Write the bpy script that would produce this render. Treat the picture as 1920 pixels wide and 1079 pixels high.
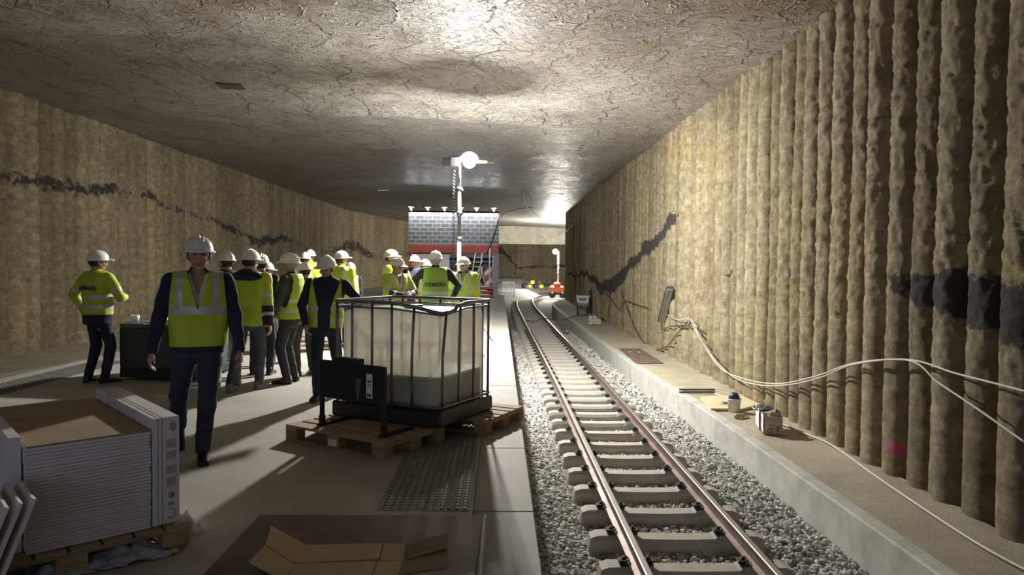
import bpy, bmesh, math, random
import numpy as np
from mathutils import Vector, Matrix, noise as mnoise

for o in list(bpy.data.objects): bpy.data.objects.remove(o)
random.seed(7); RNG = np.random.default_rng(7)
sc = bpy.context.scene
COL = sc.collection
PI = math.pi
def R(a): return math.radians(a)

# ------------------------------------------------------------------ camera
F = 1350.0; EYE = 1.62
_phi = R(0.6); _u, _v = 937 - 960, 495 - 539.5
_u0 = _u*math.cos(_phi) + _v*math.sin(_phi); _v0 = -_u*math.sin(_phi) + _v*math.cos(_phi)
_yaw = -math.atan(_u0/F); _pit = math.atan(-_v0/F*math.cos(_yaw))
CR = Matrix.Rotation(-_yaw, 3, 'Z') @ Matrix.Rotation(PI/2 - _pit, 3, 'X') @ Matrix.Rotation(_phi, 3, 'Z')
cam_d = bpy.data.cameras.new('camera'); cam = bpy.data.objects.new('camera', cam_d); COL.objects.link(cam)
cam.matrix_world = Matrix.Translation((0, 0, EYE)) @ CR.to_4x4()
cam_d.sensor_width = 36; cam_d.lens = F/1920*36; cam_d.clip_start = .05; cam_d.clip_end = 400
sc.camera = cam
sc.view_settings.view_transform = 'Standard'; sc.view_settings.look = 'None'
sc.view_settings.gamma = 1; sc.view_settings.use_curve_mapping = False
sc.view_settings.exposure = 0.0
LAMP_E = 3900.0; FAR_E = 3000.0; BAR_E = 120.0
w = bpy.data.worlds.new('world'); sc.world = w; w.use_nodes = True
bg = w.node_tree.nodes['Background']; bg.inputs[0].default_value = (.72, .81, 1, 1); bg.inputs[1].default_value = .58

def ray(x, y): return CR @ Vector(((x-960)/F, -(y-539.5)/F, -1))
def atz(x, y, z): r = ray(x, y); return r*((z-EYE)/r.z) + Vector((0, 0, EYE))
def atY(x, y, Y): r = ray(x, y); return r*(Y/r.y) + Vector((0, 0, EYE))
def atX(x, y, X): r = ray(x, y); return r*(X/r.x) + Vector((0, 0, EYE))

# ------------------------------------------------------------------ materials
MATS = {}
def nm(name):
    m = bpy.data.materials.new(name); m.use_nodes = True
    return m, m.node_tree.nodes, m.node_tree.links, m.node_tree.nodes['Principled BSDF']
def simple(name, col, rough=.6, metal=0, var=.0, scale=8, bump=0, bscale=40, emis=None, estr=0, spec=.5):
    if name in MATS: return MATS[name]
    m, N, L, b = nm(name)
    b.inputs['Base Color'].default_value = (*col, 1); b.inputs['Roughness'].default_value = rough
    b.inputs['Metallic'].default_value = metal; b.inputs['Specular IOR Level'].default_value = spec
    tc = N.new('ShaderNodeTexCoord')
    if var:
        n = N.new('ShaderNodeTexNoise'); n.inputs['Scale'].default_value = scale; n.inputs['Detail'].default_value = 5
        L.new(tc.outputs['Object'], n.inputs['Vector'])
        mx = N.new('ShaderNodeMix'); mx.data_type = 'RGBA'
        mx.inputs['A'].default_value = (*[max(0, c*(1-var)) for c in col], 1); mx.inputs['B'].default_value = (*[min(1, c*(1+var)) for c in col], 1)
        r = N.new('ShaderNodeMapRange'); r.inputs['From Min'].default_value = .3; r.inputs['From Max'].default_value = .7
        L.new(n.outputs['Fac'], r.inputs['Value']); L.new(r.outputs['Result'], mx.inputs['Factor']); L.new(mx.outputs['Result'], b.inputs['Base Color'])
    if bump:
        n = N.new('ShaderNodeTexNoise'); n.inputs['Scale'].default_value = bscale; n.inputs['Detail'].default_value = 6
        L.new(tc.outputs['Object'], n.inputs['Vector'])
        bp = N.new('ShaderNodeBump'); bp.inputs['Strength'].default_value = bump; bp.inputs['Distance'].default_value = .01
        L.new(n.outputs['Fac'], bp.inputs['Height']); L.new(bp.outputs['Normal'], b.inputs['Normal'])
    if emis: b.inputs['Emission Color'].default_value = (*emis, 1); b.inputs['Emission Strength'].default_value = estr
    MATS[name] = m; return m

def noise_node(N, L, vec, scale, detail=5, rough=.55, dist=0, mapping=None):
    if mapping:
        mp = N.new('ShaderNodeMapping'); mp.inputs['Scale'].default_value = mapping; L.new(vec, mp.inputs['Vector']); vec = mp.outputs[0]
    n = N.new('ShaderNodeTexNoise'); n.inputs['Scale'].default_value = scale; n.inputs['Detail'].default_value = detail
    n.inputs['Roughness'].default_value = rough; n.inputs['Distortion'].default_value = dist; L.new(vec, n.inputs['Vector']); return n.outputs['Fac']
def ramp(N, L, fac, stops):
    r = N.new('ShaderNodeValToRGB'); e = r.color_ramp.elements
    while len(e) < len(stops): e.new(.5)
    for i, (p, c) in enumerate(stops):
        e[i].position = p; e[i].color = (*c, 1) if len(c) == 3 else c
    L.new(fac, r.inputs[0]); return r.outputs[0]
def mixc(N, L, f, a, b_, mode='MIX'):
    m = N.new('ShaderNodeMix'); m.data_type = 'RGBA'; m.blend_type = mode
    for k, v in (('Factor', f), ('A', a), ('B', b_)):
        if hasattr(v, 'links'): L.new(v, m.inputs[k])
        else: m.inputs[k].default_value = v if k == 'Factor' else (*v, 1)
    return m.outputs['Result']
def bumpn(N, L, b, h, strength, dist, prev=None):
    bp = N.new('ShaderNodeBump'); bp.inputs['Strength'].default_value = strength; bp.inputs['Distance'].default_value = dist
    L.new(h, bp.inputs['Height'])
    if prev: L.new(prev, bp.inputs['Normal'])
    return bp.outputs['Normal']

def pile_material():
    m, N, L, b = nm('grout_pile_wall')
    tc = N.new('ShaderNodeTexCoord').outputs['Object']
    n1 = noise_node(N, L, tc, .55, 4); n2 = noise_node(N, L, tc, 6, 8, .7); n3 = noise_node(N, L, tc, 1.6, 6, .6, 1.0, (1, 1, 7))
    c = ramp(N, L, n1, [(.3, (.35, .30, .215)), (.5, (.43, .38, .275)), (.7, (.46, .395, .235))])
    c = mixc(N, L, .75, c, ramp(N, L, n2, [(.32, (.40, .37, .33)), (.5, (.86, .84, .8)), (.68, (1.4, 1.38, 1.3))]), 'MULTIPLY')
    c = mixc(N, L, .5, c, ramp(N, L, n3, [(.3, (.6, .58, .55)), (.6, (1.08, 1.06, 1))]), 'MULTIPLY')
    tn = N.new('ShaderNodeAttribute'); tn.attribute_name = 'tone'; tr_ = N.new('ShaderNodeMapRange'); L.new(tn.outputs['Fac'], tr_.inputs['Value']); tr_.inputs['From Min'].default_value = -1.2; tr_.inputs['From Max'].default_value = 1.2
    c = mixc(N, L, 1.0, c, ramp(N, L, tr_.outputs[0], [(0, (.74, .72, .68)), (.5, (.95, .94, .92)), (1, (1.16, 1.15, 1.12))]), 'MULTIPLY')
    at = N.new('ShaderNodeAttribute'); at.attribute_name = 'stain'
    n4 = noise_node(N, L, tc, 5, 6, .7)
    ma = N.new('ShaderNodeMath'); ma.operation = 'MULTIPLY_ADD'; L.new(n4, ma.inputs[0]); ma.inputs[1].default_value = 1.3; L.new(at.outputs['Fac'], ma.inputs[2])
    st = ramp(N, L, ma.outputs[0], [(.88, (0, 0, 0)), (1.15, (.93, .93, .93))])
    c = mixc(N, L, st, c, (.05, .046, .05))
    at2 = N.new('ShaderNodeAttribute'); at2.attribute_name = 'pink'
    c = mixc(N, L, at2.outputs['Fac'], c, (.75, .12, .28))
    L.new(c, b.inputs['Base Color']); b.inputs['Roughness'].default_value = .85; b.inputs['Specular IOR Level'].default_value = .25
    nn = bumpn(N, L, b, noise_node(N, L, tc, 13, 8, .8, 1.2), .9, .05)
    nn = bumpn(N, L, b, noise_node(N, L, tc, 9, 3, .6, 0, (1, 1, 6)), .35, .012, nn)
    L.new(nn, b.inputs['Normal']); return m
def ceiling_material():
    m, N, L, b = nm('crumpled_concrete_ceiling')
    tc = N.new('ShaderNodeTexCoord').outputs['Object']
    n1 = noise_node(N, L, tc, .22, 5, .6, .4); n2 = noise_node(N, L, tc, 1.3, 8, .7, .8); n3 = noise_node(N, L, tc, .35, 7, .65, .3)
    c = ramp(N, L, n1, [(.3, (.31, .29, .25)), (.55, (.40, .385, .35)), (.75, (.44, .43, .40))])
    c = mixc(N, L, .8, c, ramp(N, L, n2, [(.3, (.55, .5, .44)), (.5, (.95, .94, .92)), (.7, (1.2, 1.2, 1.18))]), 'MULTIPLY')
    # brown rust blooms, strongest over the near end
    sx = N.new('ShaderNodeSeparateXYZ'); L.new(tc, sx.inputs[0])
    mr = N.new('ShaderNodeMapRange'); L.new(sx.outputs['Y'], mr.inputs['Value']); mr.inputs['From Min'].default_value = 8; mr.inputs['From Max'].default_value = 14; mr.inputs['To Min'].default_value = .22; mr.inputs['To Max'].default_value = 0
    ad = N.new('ShaderNodeMath'); ad.operation = 'ADD'; L.new(n3, ad.inputs[0]); L.new(mr.outputs[0], ad.inputs[1])
    c = mixc(N, L, ramp(N, L, ad.outputs[0], [(.56, (0, 0, 0)), (.78, (.85, .85, .85))]), c, (.20, .125, .045))
    L.new(c, b.inputs['Base Color'])
    L.new(ramp(N, L, n2, [(.35, (.36, .36, .36)), (.65, (.55, .55, .55))]), b.inputs['Roughness']); b.inputs['Specular IOR Level'].default_value = .55
    # crumple
    v = N.new('ShaderNodeTexVoronoi'); v.feature = 'DISTANCE_TO_EDGE'; v.inputs['Scale'].default_value = 2.2
    dn = N.new('ShaderNodeTexNoise'); dn.inputs['Scale'].default_value = 1.6; dn.inputs['Detail'].default_value = 5; L.new(tc, dn.inputs['Vector'])
    va = N.new('ShaderNodeVectorMath'); va.operation = 'MULTIPLY_ADD'; L.new(dn.outputs['Color'], va.inputs[0]); va.inputs[1].default_value = (2.2, 2.2, 0); L.new(tc, va.inputs[2])
    L.new(va.outputs[0], v.inputs['Vector'])
    vr = ramp(N, L, v.outputs['Distance'], [(0, (1, 1, 1)), (.10, (0, 0, 0))])
    nn = bumpn(N, L, b, vr, .12, .02)
    nn = bumpn(N, L, b, noise_node(N, L, tc, 5, 8, .7, 1.6), .5, .05, nn)
    # thin meandering cracks running down the tunnel, each with dirt in it
    def M2(op, a_, b_=None):
        q = N.new('ShaderNodeMath'); q.operation = op
        for k_, v_ in enumerate((a_, b_)):
            if v_ is None: continue
            if hasattr(v_, 'links'): L.new(v_, q.inputs[k_])
            else: q.inputs[k_].default_value = v_
        return q.outputs[0]
    wob = M2('MULTIPLY', noise_node(N, L, tc, 1.0, 4, .5, 0, (.03, .7, 1)), 1.5)
    xx_ = M2('ADD', M2('MULTIPLY', sx.outputs['X'], .72), wob); fr = M2('ABSOLUTE', M2('SUBTRACT', M2('FRACT', xx_), .5))
    ck = ramp(N, L, fr, [(0, (1, 1, 1)), (.024, (0, 0, 0))])
    gate = ramp(N, L, noise_node(N, L, tc, .8, 3), [(.42, (0, 0, 0)), (.52, (1, 1, 1))]); ck = mixc(N, L, 1.0, ck, gate, 'MULTIPLY')
    cd = mixc(N, L, M2('MULTIPLY', ck, .75), c, (.08, .07, .06)); L.new(cd, b.inputs['Base Color'])
    nn = bumpn(N, L, b, ck, .8, .04, nn)
    def ridge(scale, dist, wid, mp=None):
        return ramp(N, L, M2('ABSOLUTE', M2('SUBTRACT', noise_node(N, L, tc, scale, 2, .5, dist, mp), .5)), [(0, (1, 1, 1)), (wid, (0, 0, 0))])
    nn = bumpn(N, L, b, ridge(1.5, 2.5, .03), .9, .06, nn); nn = bumpn(N, L, b, ridge(3.2, 3.0, .04), .8, .04, nn)
    nn = bumpn(N, L, b, noise_node(N, L, tc, 1.4, 6, .6, .3, (.35, 2.5, 1)), .6, .06, nn)
    L.new(nn, b.inputs['Normal']); return m
def concrete(name, col, rough=.75, bump=.25, stain=.5, scale=2.0, green=False):
    m, N, L, b = nm(name)
    tc = N.new('ShaderNodeTexCoord').outputs['Object']
    c = mixc(N, L, stain, col, ramp(N, L, noise_node(N, L, tc, scale, 8, .65, .4), [(.3, tuple(x*.55 for x in col)), (.5, tuple(x*.95 for x in col)), (.75, tuple(min(1, x*1.3) for x in col))]))
    c = mixc(N, L, .5, c, ramp(N, L, noise_node(N, L, tc, 45, 4, .7), [(.3, (.75, .75, .75)), (.7, (1.15, 1.15, 1.15))]), 'MULTIPLY')
    if green:
        c = mixc(N, L, ramp(N, L, noise_node(N, L, tc, .7, 5), [(.5, (0, 0, 0)), (.75, (.35, .35, .35))]), c, (.25, .30, .22))
    L.new(c, b.inputs['Base Color']); b.inputs['Roughness'].default_value = rough; b.inputs['Specular IOR Level'].default_value = .3
    L.new(bumpn(N, L, b, noise_node(N, L, tc, 30, 8, .75), bump, .01), b.inputs['Normal']); return m
def sandy(name, col):
    m, N, L, b = nm(name)
    tc = N.new('ShaderNodeTexCoord').outputs['Object']
    c = mixc(N, L, .9, col, ramp(N, L, noise_node(N, L, tc, 70, 4, .8), [(.3, tuple(x*.5 for x in col)), (.5, col), (.72, tuple(min(1, x*1.6) for x in col))]))
    c = mixc(N, L, .6, c, ramp(N, L, noise_node(N, L, tc, 1.8, 6, .6), [(.3, (.7, .7, .7)), (.7, (1.15, 1.13, 1.1))]), 'MULTIPLY')
    L.new(c, b.inputs['Base Color']); b.inputs['Roughness'].default_value = .95; b.inputs['Specular IOR Level'].default_value = .15
    L.new(bumpn(N, L, b, noise_node(N, L, tc, 55, 6, .8), .9, .02), b.inputs['Normal']); return m
def block_material():
    m, N, L, b = nm('grey_blockwork')
    tc = N.new('ShaderNodeTexCoord'); mp = N.new('ShaderNodeMapping'); mp.inputs['Rotation'].default_value = (R(90), 0, 0); L.new(tc.outputs['Object'], mp.inputs[0])
    sx = N.new('ShaderNodeSeparateXYZ'); L.new(tc.outputs['Object'], sx.inputs[0]); cb = N.new('ShaderNodeCombineXYZ'); L.new(sx.outputs['X'], cb.inputs[0]); L.new(sx.outputs['Z'], cb.inputs[1])
    br = N.new('ShaderNodeTexBrick'); L.new(cb.outputs[0], br.inputs['Vector'])
    br.inputs['Color1'].default_value = (.20, .205, .22, 1); br.inputs['Color2'].default_value = (.27, .275, .29, 1); br.inputs['Mortar'].default_value = (.55, .56, .58, 1)
    br.inputs['Scale'].default_value = 1; br.inputs['Brick Width'].default_value = .42; br.inputs['Row Height'].default_value = .2; br.inputs['Mortar Size'].default_value = .022
    L.new(br.outputs['Color'], b.inputs['Base Color']); b.inputs['Roughness'].default_value = .9; return m
def gravel_material(name, col, scale=24):
    m, N, L, b = nm(name)
    tc = N.new('ShaderNodeTexCoord').outputs['Object']
    v = N.new('ShaderNodeTexVoronoi'); v.inputs['Scale'].default_value = scale; L.new(tc, v.inputs['Vector'])
    sp = N.new('ShaderNodeSeparateColor'); L.new(v.outputs['Color'], sp.inputs[0])
    c = ramp(N, L, sp.outputs[0], [(0, tuple(x*.6 for x in col)), (.5, col), (1, tuple(min(1, x*1.4) for x in col))])
    L.new(c, b.inputs['Base Color']); b.inputs['Roughness'].default_value = .9
    L.new(bumpn(N, L, b, v.outputs['Distance'], 1.0, .035), b.inputs['Normal']); return m
def stone_material():
    m, N, L, b = nm('ballast_stone')
    g = N.new('ShaderNodeNewGeometry')
    c = ramp(N, L, g.outputs['Random Per Island'], [(0, (.26, .26, .25)), (.4, (.44, .44, .42)), (.8, (.56, .555, .53)), (1, (.72, .71, .68))])
    L.new(c, b.inputs['Base Color']); b.inputs['Roughness'].default_value = .85; b.inputs['Specular IOR Level'].default_value = .3; return m
def plastic_tank():
    m, N, L, b = nm('translucent_tank_plastic')
    b.inputs['Base Color'].default_value = (.82, .79, .70, 1); b.inputs['Roughness'].default_value = .45
    out = N['Material Output']
    tr = N.new('ShaderNodeBsdfTranslucent'); tr.inputs[0].default_value = (.80, .77, .68, 1)
    tp = N.new('ShaderNodeBsdfTransparent'); tp.inputs[0].default_value = (.86, .85, .8, 1)
    m1 = N.new('ShaderNodeMixShader'); m1.inputs[0].default_value = .5; L.new(b.outputs[0], m1.inputs[1]); L.new(tr.outputs[0], m1.inputs[2])
    m2 = N.new('ShaderNodeMixShader'); m2.inputs[0].default_value = .20; L.new(m1.outputs[0], m2.inputs[1]); L.new(tp.outputs[0], m2.inputs[2])
    L.new(m2.outputs[0], out.inputs[0]); return m
def wood_material(name, col):
    m, N, L, b = nm(name)
    tc = N.new('ShaderNodeTexCoord').outputs['Object']
    n = noise_node(N, L, tc, 5, 6, .6, .6, (1, 9, 9)); n2 = noise_node(N, L, tc, 3, 3)
    c = ramp(N, L, n, [(.3, tuple(x*.6 for x in col)), (.6, col), (.8, tuple(x*1.25 for x in col))])
    c = mixc(N, L, .5, c, ramp(N, L, n2, [(.3, (.65, .65, .65)), (.7, (1.1, 1.1, 1.1))]), 'MULTIPLY')
    L.new(c, b.inputs['Base Color']); b.inputs['Roughness'].default_value = .8; return m
def film_material():
    m, N, L, b = nm('clear_plastic_film')
    b.inputs['Base Color'].default_value = (.75, .77, .8, 1); b.inputs['Roughness'].default_value = .25; b.inputs['Alpha'].default_value = .45
    tc = N.new('ShaderNodeTexCoord').outputs['Object']
    L.new(bumpn(N, L, b, noise_node(N, L, tc, 18, 6, .7, 1), .8, .02), b.inputs['Normal']); return m

M_pile = pile_material(); M_ceil = ceiling_material()
M_floor = concrete('platform_concrete', (.40, .385, .35), .6, .12, .5, 1.1)
M_edge = concrete('edge_slab_concrete', (.34, .33, .30), .7, .15, .35, 3)
M_kerb = concrete('kerb_concrete', (.50, .50, .46), .8, .35, .6, 3.5, True)
M_sleep = concrete('sleeper_concrete', (.42, .40, .35), .75, .2, .4, 6)
M_walk = sandy('sandy_screed', (.50, .455, .35))
M_block = block_material(); M_gravel = gravel_material('ballast_bed', (.36, .355, .335)); M_stone = stone_material()
M_tank = plastic_tank()
M_pallet = wood_material('pallet_wood', (.42, .30, .17)); M_palletd = wood_material('pallet_block_wood', (.36, .23, .12))
M_film = film_material()
M_rail = simple('rail_steel_side', (.20, .15, .13), .55, .6, .3, 3, .2, 60)
M_railtop = simple('rail_running_surface', (.42, .40, .38), .42, .9, .1, 4)
M_black = simple('black_plastic', (.02, .022, .028), .45, 0, .2, 5)
M_blackm = simple('black_metal', (.015, .017, .025), .4, .3)
M_darkm = simple('dark_steel_tube', (.20, .20, .23), .38, .85, .2, 10)
M_galv = simple('galvanised_steel', (.45, .46, .48), .35, .8, .15, 10)
M_clip = simple('black_clip', (.03, .03, .032), .5, .3)
M_white = simple('white_paint', (.78, .78, .78), .4)
M_hat = simple('helmet_white', (.80, .77, .72), .35)
M_skin = simple('skin', (.46, .27, .20), .55, 0, .12, 20)
M_lip = simple('lips', (.36, .13, .11), .5)
M_eye = simple('dark_eye', (.06, .035, .03), .5)  # dark brown colour of the eyes
M_teeth = simple('teeth', (.6, .57, .5), .4)
M_hair = simple('dark_hair', (.03, .022, .018), .7, 0, .3, 60, .6, 120)
M_hairg = simple('grey_hair', (.32, .31, .30), .7, 0, .3, 60, .6, 120)
M_yel = simple('hi_vis_yellow', (.44, .53, .035), .7, 0, .18, 5, .5, 9)
M_green = simple('hi_vis_lime', (.25, .40, .07), .7, 0, .15, 5, .5, 9)
M_silver = simple('reflective_tape', (.50, .50, .50), .42, .25, .12, 12)
M_navy = simple('navy_cloth', (.018, .022, .045), .85, 0, .3, 6, .5, 12)
M_charc = simple('charcoal_cloth', (.04, .042, .055), .85, 0, .3, 6, .5, 12)
M_brownc = simple('brown_tweed', (.07, .06, .05), .85, 0, .3, 6, .5, 12)
M_jean = simple('dark_denim', (.025, .032, .06), .85, 0, .35, 7, .5, 14)
M_greyt = simple('grey_trousers', (.06, .065, .08), .85, 0, .3, 7, .5, 14)
M_shirt = simple('white_shirt', (.62, .62, .62), .7, 0, .1, 7, .3, 14)
M_beige = simple('beige_cloth', (.30, .25, .22), .8, 0, .2, 7)
M_shoe = simple('black_shoe', (.015, .014, .014), .35)
M_shoeg = simple('grey_shoe', (.18, .19, .2), .6)
M_shoeb = simple('brown_shoe', (.05, .03, .02), .4)
M_text = simple('printed_black', (.02, .02, .03), .6)
M_label = simple('paper_label', (.72, .72, .72), .6)
M_carton = simple('white_carton', (.70, .655, .67), .75, 0, .06, 5)
M_cartonb = simple('brown_carton', (.36, .27, .17), .8, 0, .12, 5)
M_print = simple('grey_print', (.30, .29, .31), .7)
M_red = simple('red_paint', (.48, .10, .075), .6, 0, .15, 5)
M_orange = simple('orange_paint', (.75, .17, .06), .5)
M_cable = simple('pale_cable', (.55, .53, .48), .55)
M_cabled = simple('dark_cable', (.05, .05, .05), .6)

# ------------------------------------------------------------------ mesh helpers
def mesh_np(name, V, Fc, mats, attrs=None, smooth=False, mi=None):
    me = bpy.data.meshes.new(name)
    V = np.asarray(V, np.float32); Fc = np.asarray(Fc, np.int32); k = Fc.shape[1]; n = len(Fc)
    me.vertices.add(len(V)); me.vertices.foreach_set('co', V.ravel())
    me.loops.add(n*k); me.loops.foreach_set('vertex_index', Fc.ravel())
    me.polygons.add(n); me.polygons.foreach_set('loop_start', np.arange(0, n*k, k, dtype=np.int32)); me.polygons.foreach_set('loop_total', np.full(n, k, np.int32))
    if mi is not None: me.polygons.foreach_set('material_index', np.asarray(mi, np.int32))
    me.polygons.foreach_set('use_smooth', np.full(n, smooth))
    for m in mats: me.materials.append(m)
    me.update(calc_edges=True)
    if attrs:
        for kx, a in attrs.items():
            at = me.attributes.new(kx, 'FLOAT', 'POINT'); at.data.foreach_set('value', np.asarray(a, np.float32).ravel())
    return me
def link(name, me, parent=None):
    o = bpy.data.objects.new(name, me); COL.objects.link(o)
    if parent: o.parent = parent
    return o
def empty(name, loc=(0, 0, 0), rz=0):
    o = bpy.data.objects.new(name, None); COL.objects.link(o); o.location = loc; o.rotation_euler = (0, 0, rz); o.empty_display_size = .1
    return o
def tag(o, label=None, cat=None, group=None, kind=None):
    if label: o['label'] = label
    if cat: o['category'] = cat
    if group: o['group'] = group
    if kind: o['kind'] = kind
    return o
def copy_tree(o, parent=None):
    c = o.copy(); COL.objects.link(c)
    if parent: c.parent = parent
    for ch in list(o.children): copy_tree(ch, c)
    return c

class MB:
    def __init__(s): s.v = []; s.f = []; s.m = []; s.sm = []
    def add(s, vs, fs, mi=0, sm=False):
        b = len(s.v); s.v += [tuple(v) for v in vs]; s.f += [tuple(b+i for i in f) for f in fs]; s.m += [mi]*len(fs); s.sm += [sm]*len(fs)
    def box(s, c, d, rz=0, mi=0, M=None, bev=0):
        x, y, z = d[0]/2, d[1]/2, d[2]/2
        if bev:
            e = bev; P = []
            for sx in (-1, 1):
                for sy in (-1, 1):
                    for sz in (-1, 1): P += [(sx*x, sy*(y-e), sz*(z-e)), (sx*(x-e), sy*y, sz*(z-e)), (sx*(x-e), sy*(y-e), sz*z)]
            def I(a, b, c_, k): return ((a > 0)*4 + (b > 0)*2 + (c_ > 0))*3 + k
            fs = []
            for t in (-1, 1):
                q = [I(t, -1, -1, 0), I(t, 1, -1, 0), I(t, 1, 1, 0), I(t, -1, 1, 0)]; fs.append(q if t > 0 else q[::-1])
                q = [I(-1, t, -1, 1), I(1, t, -1, 1), I(1, t, 1, 1), I(-1, t, 1, 1)]; fs.append(q[::-1] if t > 0 else q)
                q = [I(-1, -1, t, 2), I(1, -1, t, 2), I(1, 1, t, 2), I(-1, 1, t, 2)]; fs.append(q if t > 0 else q[::-1])
            for a in (-1, 1):
                for b in (-1, 1):
                    fs.append([I(a, b, -1, 0), I(a, b, 1, 0), I(a, b, 1, 1), I(a, b, -1, 1)][::(-1 if a*b < 0 else 1)])
                    fs.append([I(a, -1, b, 0), I(a, 1, b, 0), I(a, 1, b, 2), I(a, -1, b, 2)][::(1 if a*b < 0 else -1)])
                    fs.append([I(-1, a, b, 1), I(1, a, b, 1), I(1, a, b, 2), I(-1, a, b, 2)][::(-1 if a*b < 0 else 1)])
                    for c_ in (-1, 1): fs.append([I(a, b, c_, 0), I(a, b, c_, 1), I(a, b, c_, 2)][::(1 if a*b*c_ > 0 else -1)])
        else:
            P = [(sx*x, sy*y, sz*z) for sx in (-1, 1) for sy in (-1, 1) for sz in (-1, 1)]
            fs = [(0, 1, 3, 2), (4, 6, 7, 5), (0, 4, 5, 1), (2, 3, 7, 6), (0, 2, 6, 4), (1, 5, 7, 3)]
        T = (M or Matrix.Translation(c) @ Matrix.Rotation(rz, 4, 'Z'))
        if M is not None: T = M @ Matrix.Translation(c) @ Matrix.Rotation(rz, 4, 'Z')
        s.add([T @ Vector(p) for p in P], fs, mi); return s
    def tube(s, pts, r, n=8, mi=0, cap=True, rs=None):
        pts = [Vector(p) for p in pts]; rings = []; N_ = len(pts); up = None
        for i, p in enumerate(pts):
            t = (pts[min(i+1, N_-1)] - pts[max(i-1, 0)]).normalized()
            if up is None: up = t.orthogonal().normalized()
            up = (up - t*up.dot(t))
            if up.length < 1e-5: up = t.orthogonal()
            up.normalize(); sd = t.cross(up); rr = rs[i] if rs else r
            rings.append([p + (up*math.cos(2*PI*k/n) + sd*math.sin(2*PI*k/n))*rr for k in range(n)])
        vs = [v for g in rings for v in g]; fs = []
        for i in range(N_-1):
            for k in range(n): fs.append((i*n+k, i*n+(k+1) % n, (i+1)*n+(k+1) % n, (i+1)*n+k))
        if cap: fs.append(tuple(range(n))[::-1]); fs.append(tuple((N_-1)*n+k for k in range(n)))
        s.add(vs, fs, mi, True); return s
    def ell(s, c, r, nu=14, nv=9, mi=0, M=None):
        vs = []; fs = []
        for j in range(1, nv):
            a = PI*j/nv
            for i in range(nu): b = 2*PI*i/nu; vs.append(Vector((r[0]*math.sin(a)*math.cos(b), r[1]*math.sin(a)*math.sin(b), r[2]*math.cos(a))))
        vs += [Vector((0, 0, r[2])), Vector((0, 0, -r[2]))]; t = len(vs)-2
        for j in range(nv-2):
            for i in range(nu): fs.append((j*nu+i, (j+1)*nu+i, (j+1)*nu+(i+1) % nu, j*nu+(i+1) % nu))
        for i in range(nu): fs.append((t, i, (i+1) % nu)); fs.append((t+1, (nv-2)*nu+(i+1) % nu, (nv-2)*nu+i))
        T = M or Matrix.Identity(4); s.add([T @ (v + Vector(c)) for v in vs], fs, mi, True); return s
    def cone(s, a, b, ra, rb, n=12, mi=0):           # tapered limb with rounded ends
        a = Vector(a); b = Vector(b); d = (b-a); l = d.length or 1e-4; d = d/l; pts = []; rs = []
        for k in (0, .35, .7): t = k; pts.append(a - d*ra*math.cos(t*PI/2)); rs.append(max(1e-3, ra*math.sin(t*PI/2)))
        pts.append(a); rs.append(ra); pts.append(b); rs.append(rb)
        for k in (.7, .35, 0): pts.append(b + d*rb*math.cos(k*PI/2)); rs.append(max(1e-3, rb*math.sin(k*PI/2)))
        return s.tube(pts, 0, n, mi, True, rs)
    def loft(s, secs, n=20, mi=0, M=None, pw=2.4):    # secs: (z, rx, ry, cy, cx)
        T = M or Matrix.Identity(4); vs = []; fs = []
        for q in secs:
            z, rx, ry = q[:3]; cy = q[3] if len(q) > 3 else 0; cx = q[4] if len(q) > 4 else 0
            for k in range(n):
                a = 2*PI*k/n; c, d = math.cos(a), math.sin(a)
                vs.append(T @ Vector((cx + rx*math.copysign(abs(c)**(2/pw), c), cy + ry*math.copysign(abs(d)**(2/pw), d), z)))
        for i in range(len(secs)-1):
            for k in range(n): fs.append((i*n+k, i*n+(k+1) % n, (i+1)*n+(k+1) % n, (i+1)*n+k))
        fs.append(tuple(range(n))[::-1]); fs.append(tuple((len(secs)-1)*n+k for k in range(n)))
        s.add(vs, fs, mi, True); return s
    def sweep(s, path, prof, closed=False, mi=0):      # prof in (side, up)
        path = [Vector(p) for p in path]; n = len(prof); vs = []; fs = []
        for i, p in enumerate(path):
            t = path[min(i+1, len(path)-1)] - path[max(i-1, 0)]; t.z = 0; t.normalize(); sd = Vector((t.y, -t.x, 0))
            for a, b in prof: vs.append(p + sd*a + Vector((0, 0, b)))
        for i in range(len(path)-1):
            for k in range(n): fs.append((i*n+k, i*n+(k+1) % n, (i+1)*n+(k+1) % n, (i+1)*n+k))
        fs.append(tuple(range(n))[::-1]); fs.append(tuple((len(path)-1)*n+k for k in range(n)))
        s.add(vs, fs, mi); return s
    def mesh(s, name, mats):
        me = bpy.data.meshes.new(name); me.from_pydata(s.v, [], s.f)
        me.polygons.foreach_set('material_index', s.m); me.polygons.foreach_set('use_smooth', s.sm)
        for m in (mats if isinstance(mats, (list, tuple)) else [mats]): me.materials.append(m)
        me.update(); return me
    def build(s, name, mats, parent=None): return link(name, s.mesh(name, mats), parent)

def smoothpath(pts, sub=8):
    P = [Vector(p) for p in pts]; out = []
    for i in range(len(P)-1):
        p0, p1, p2, p3 = P[max(i-1, 0)], P[i], P[i+1], P[min(i+2, len(P)-1)]
        for k in range(sub):
            t = k/sub
            out.append(.5*((2*p1) + (p2-p0)*t + (2*p0-5*p1+4*p2-p3)*t*t + (3*p1-p0-3*p2+p3)*t**3))
    out.append(P[-1]); return out

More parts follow.
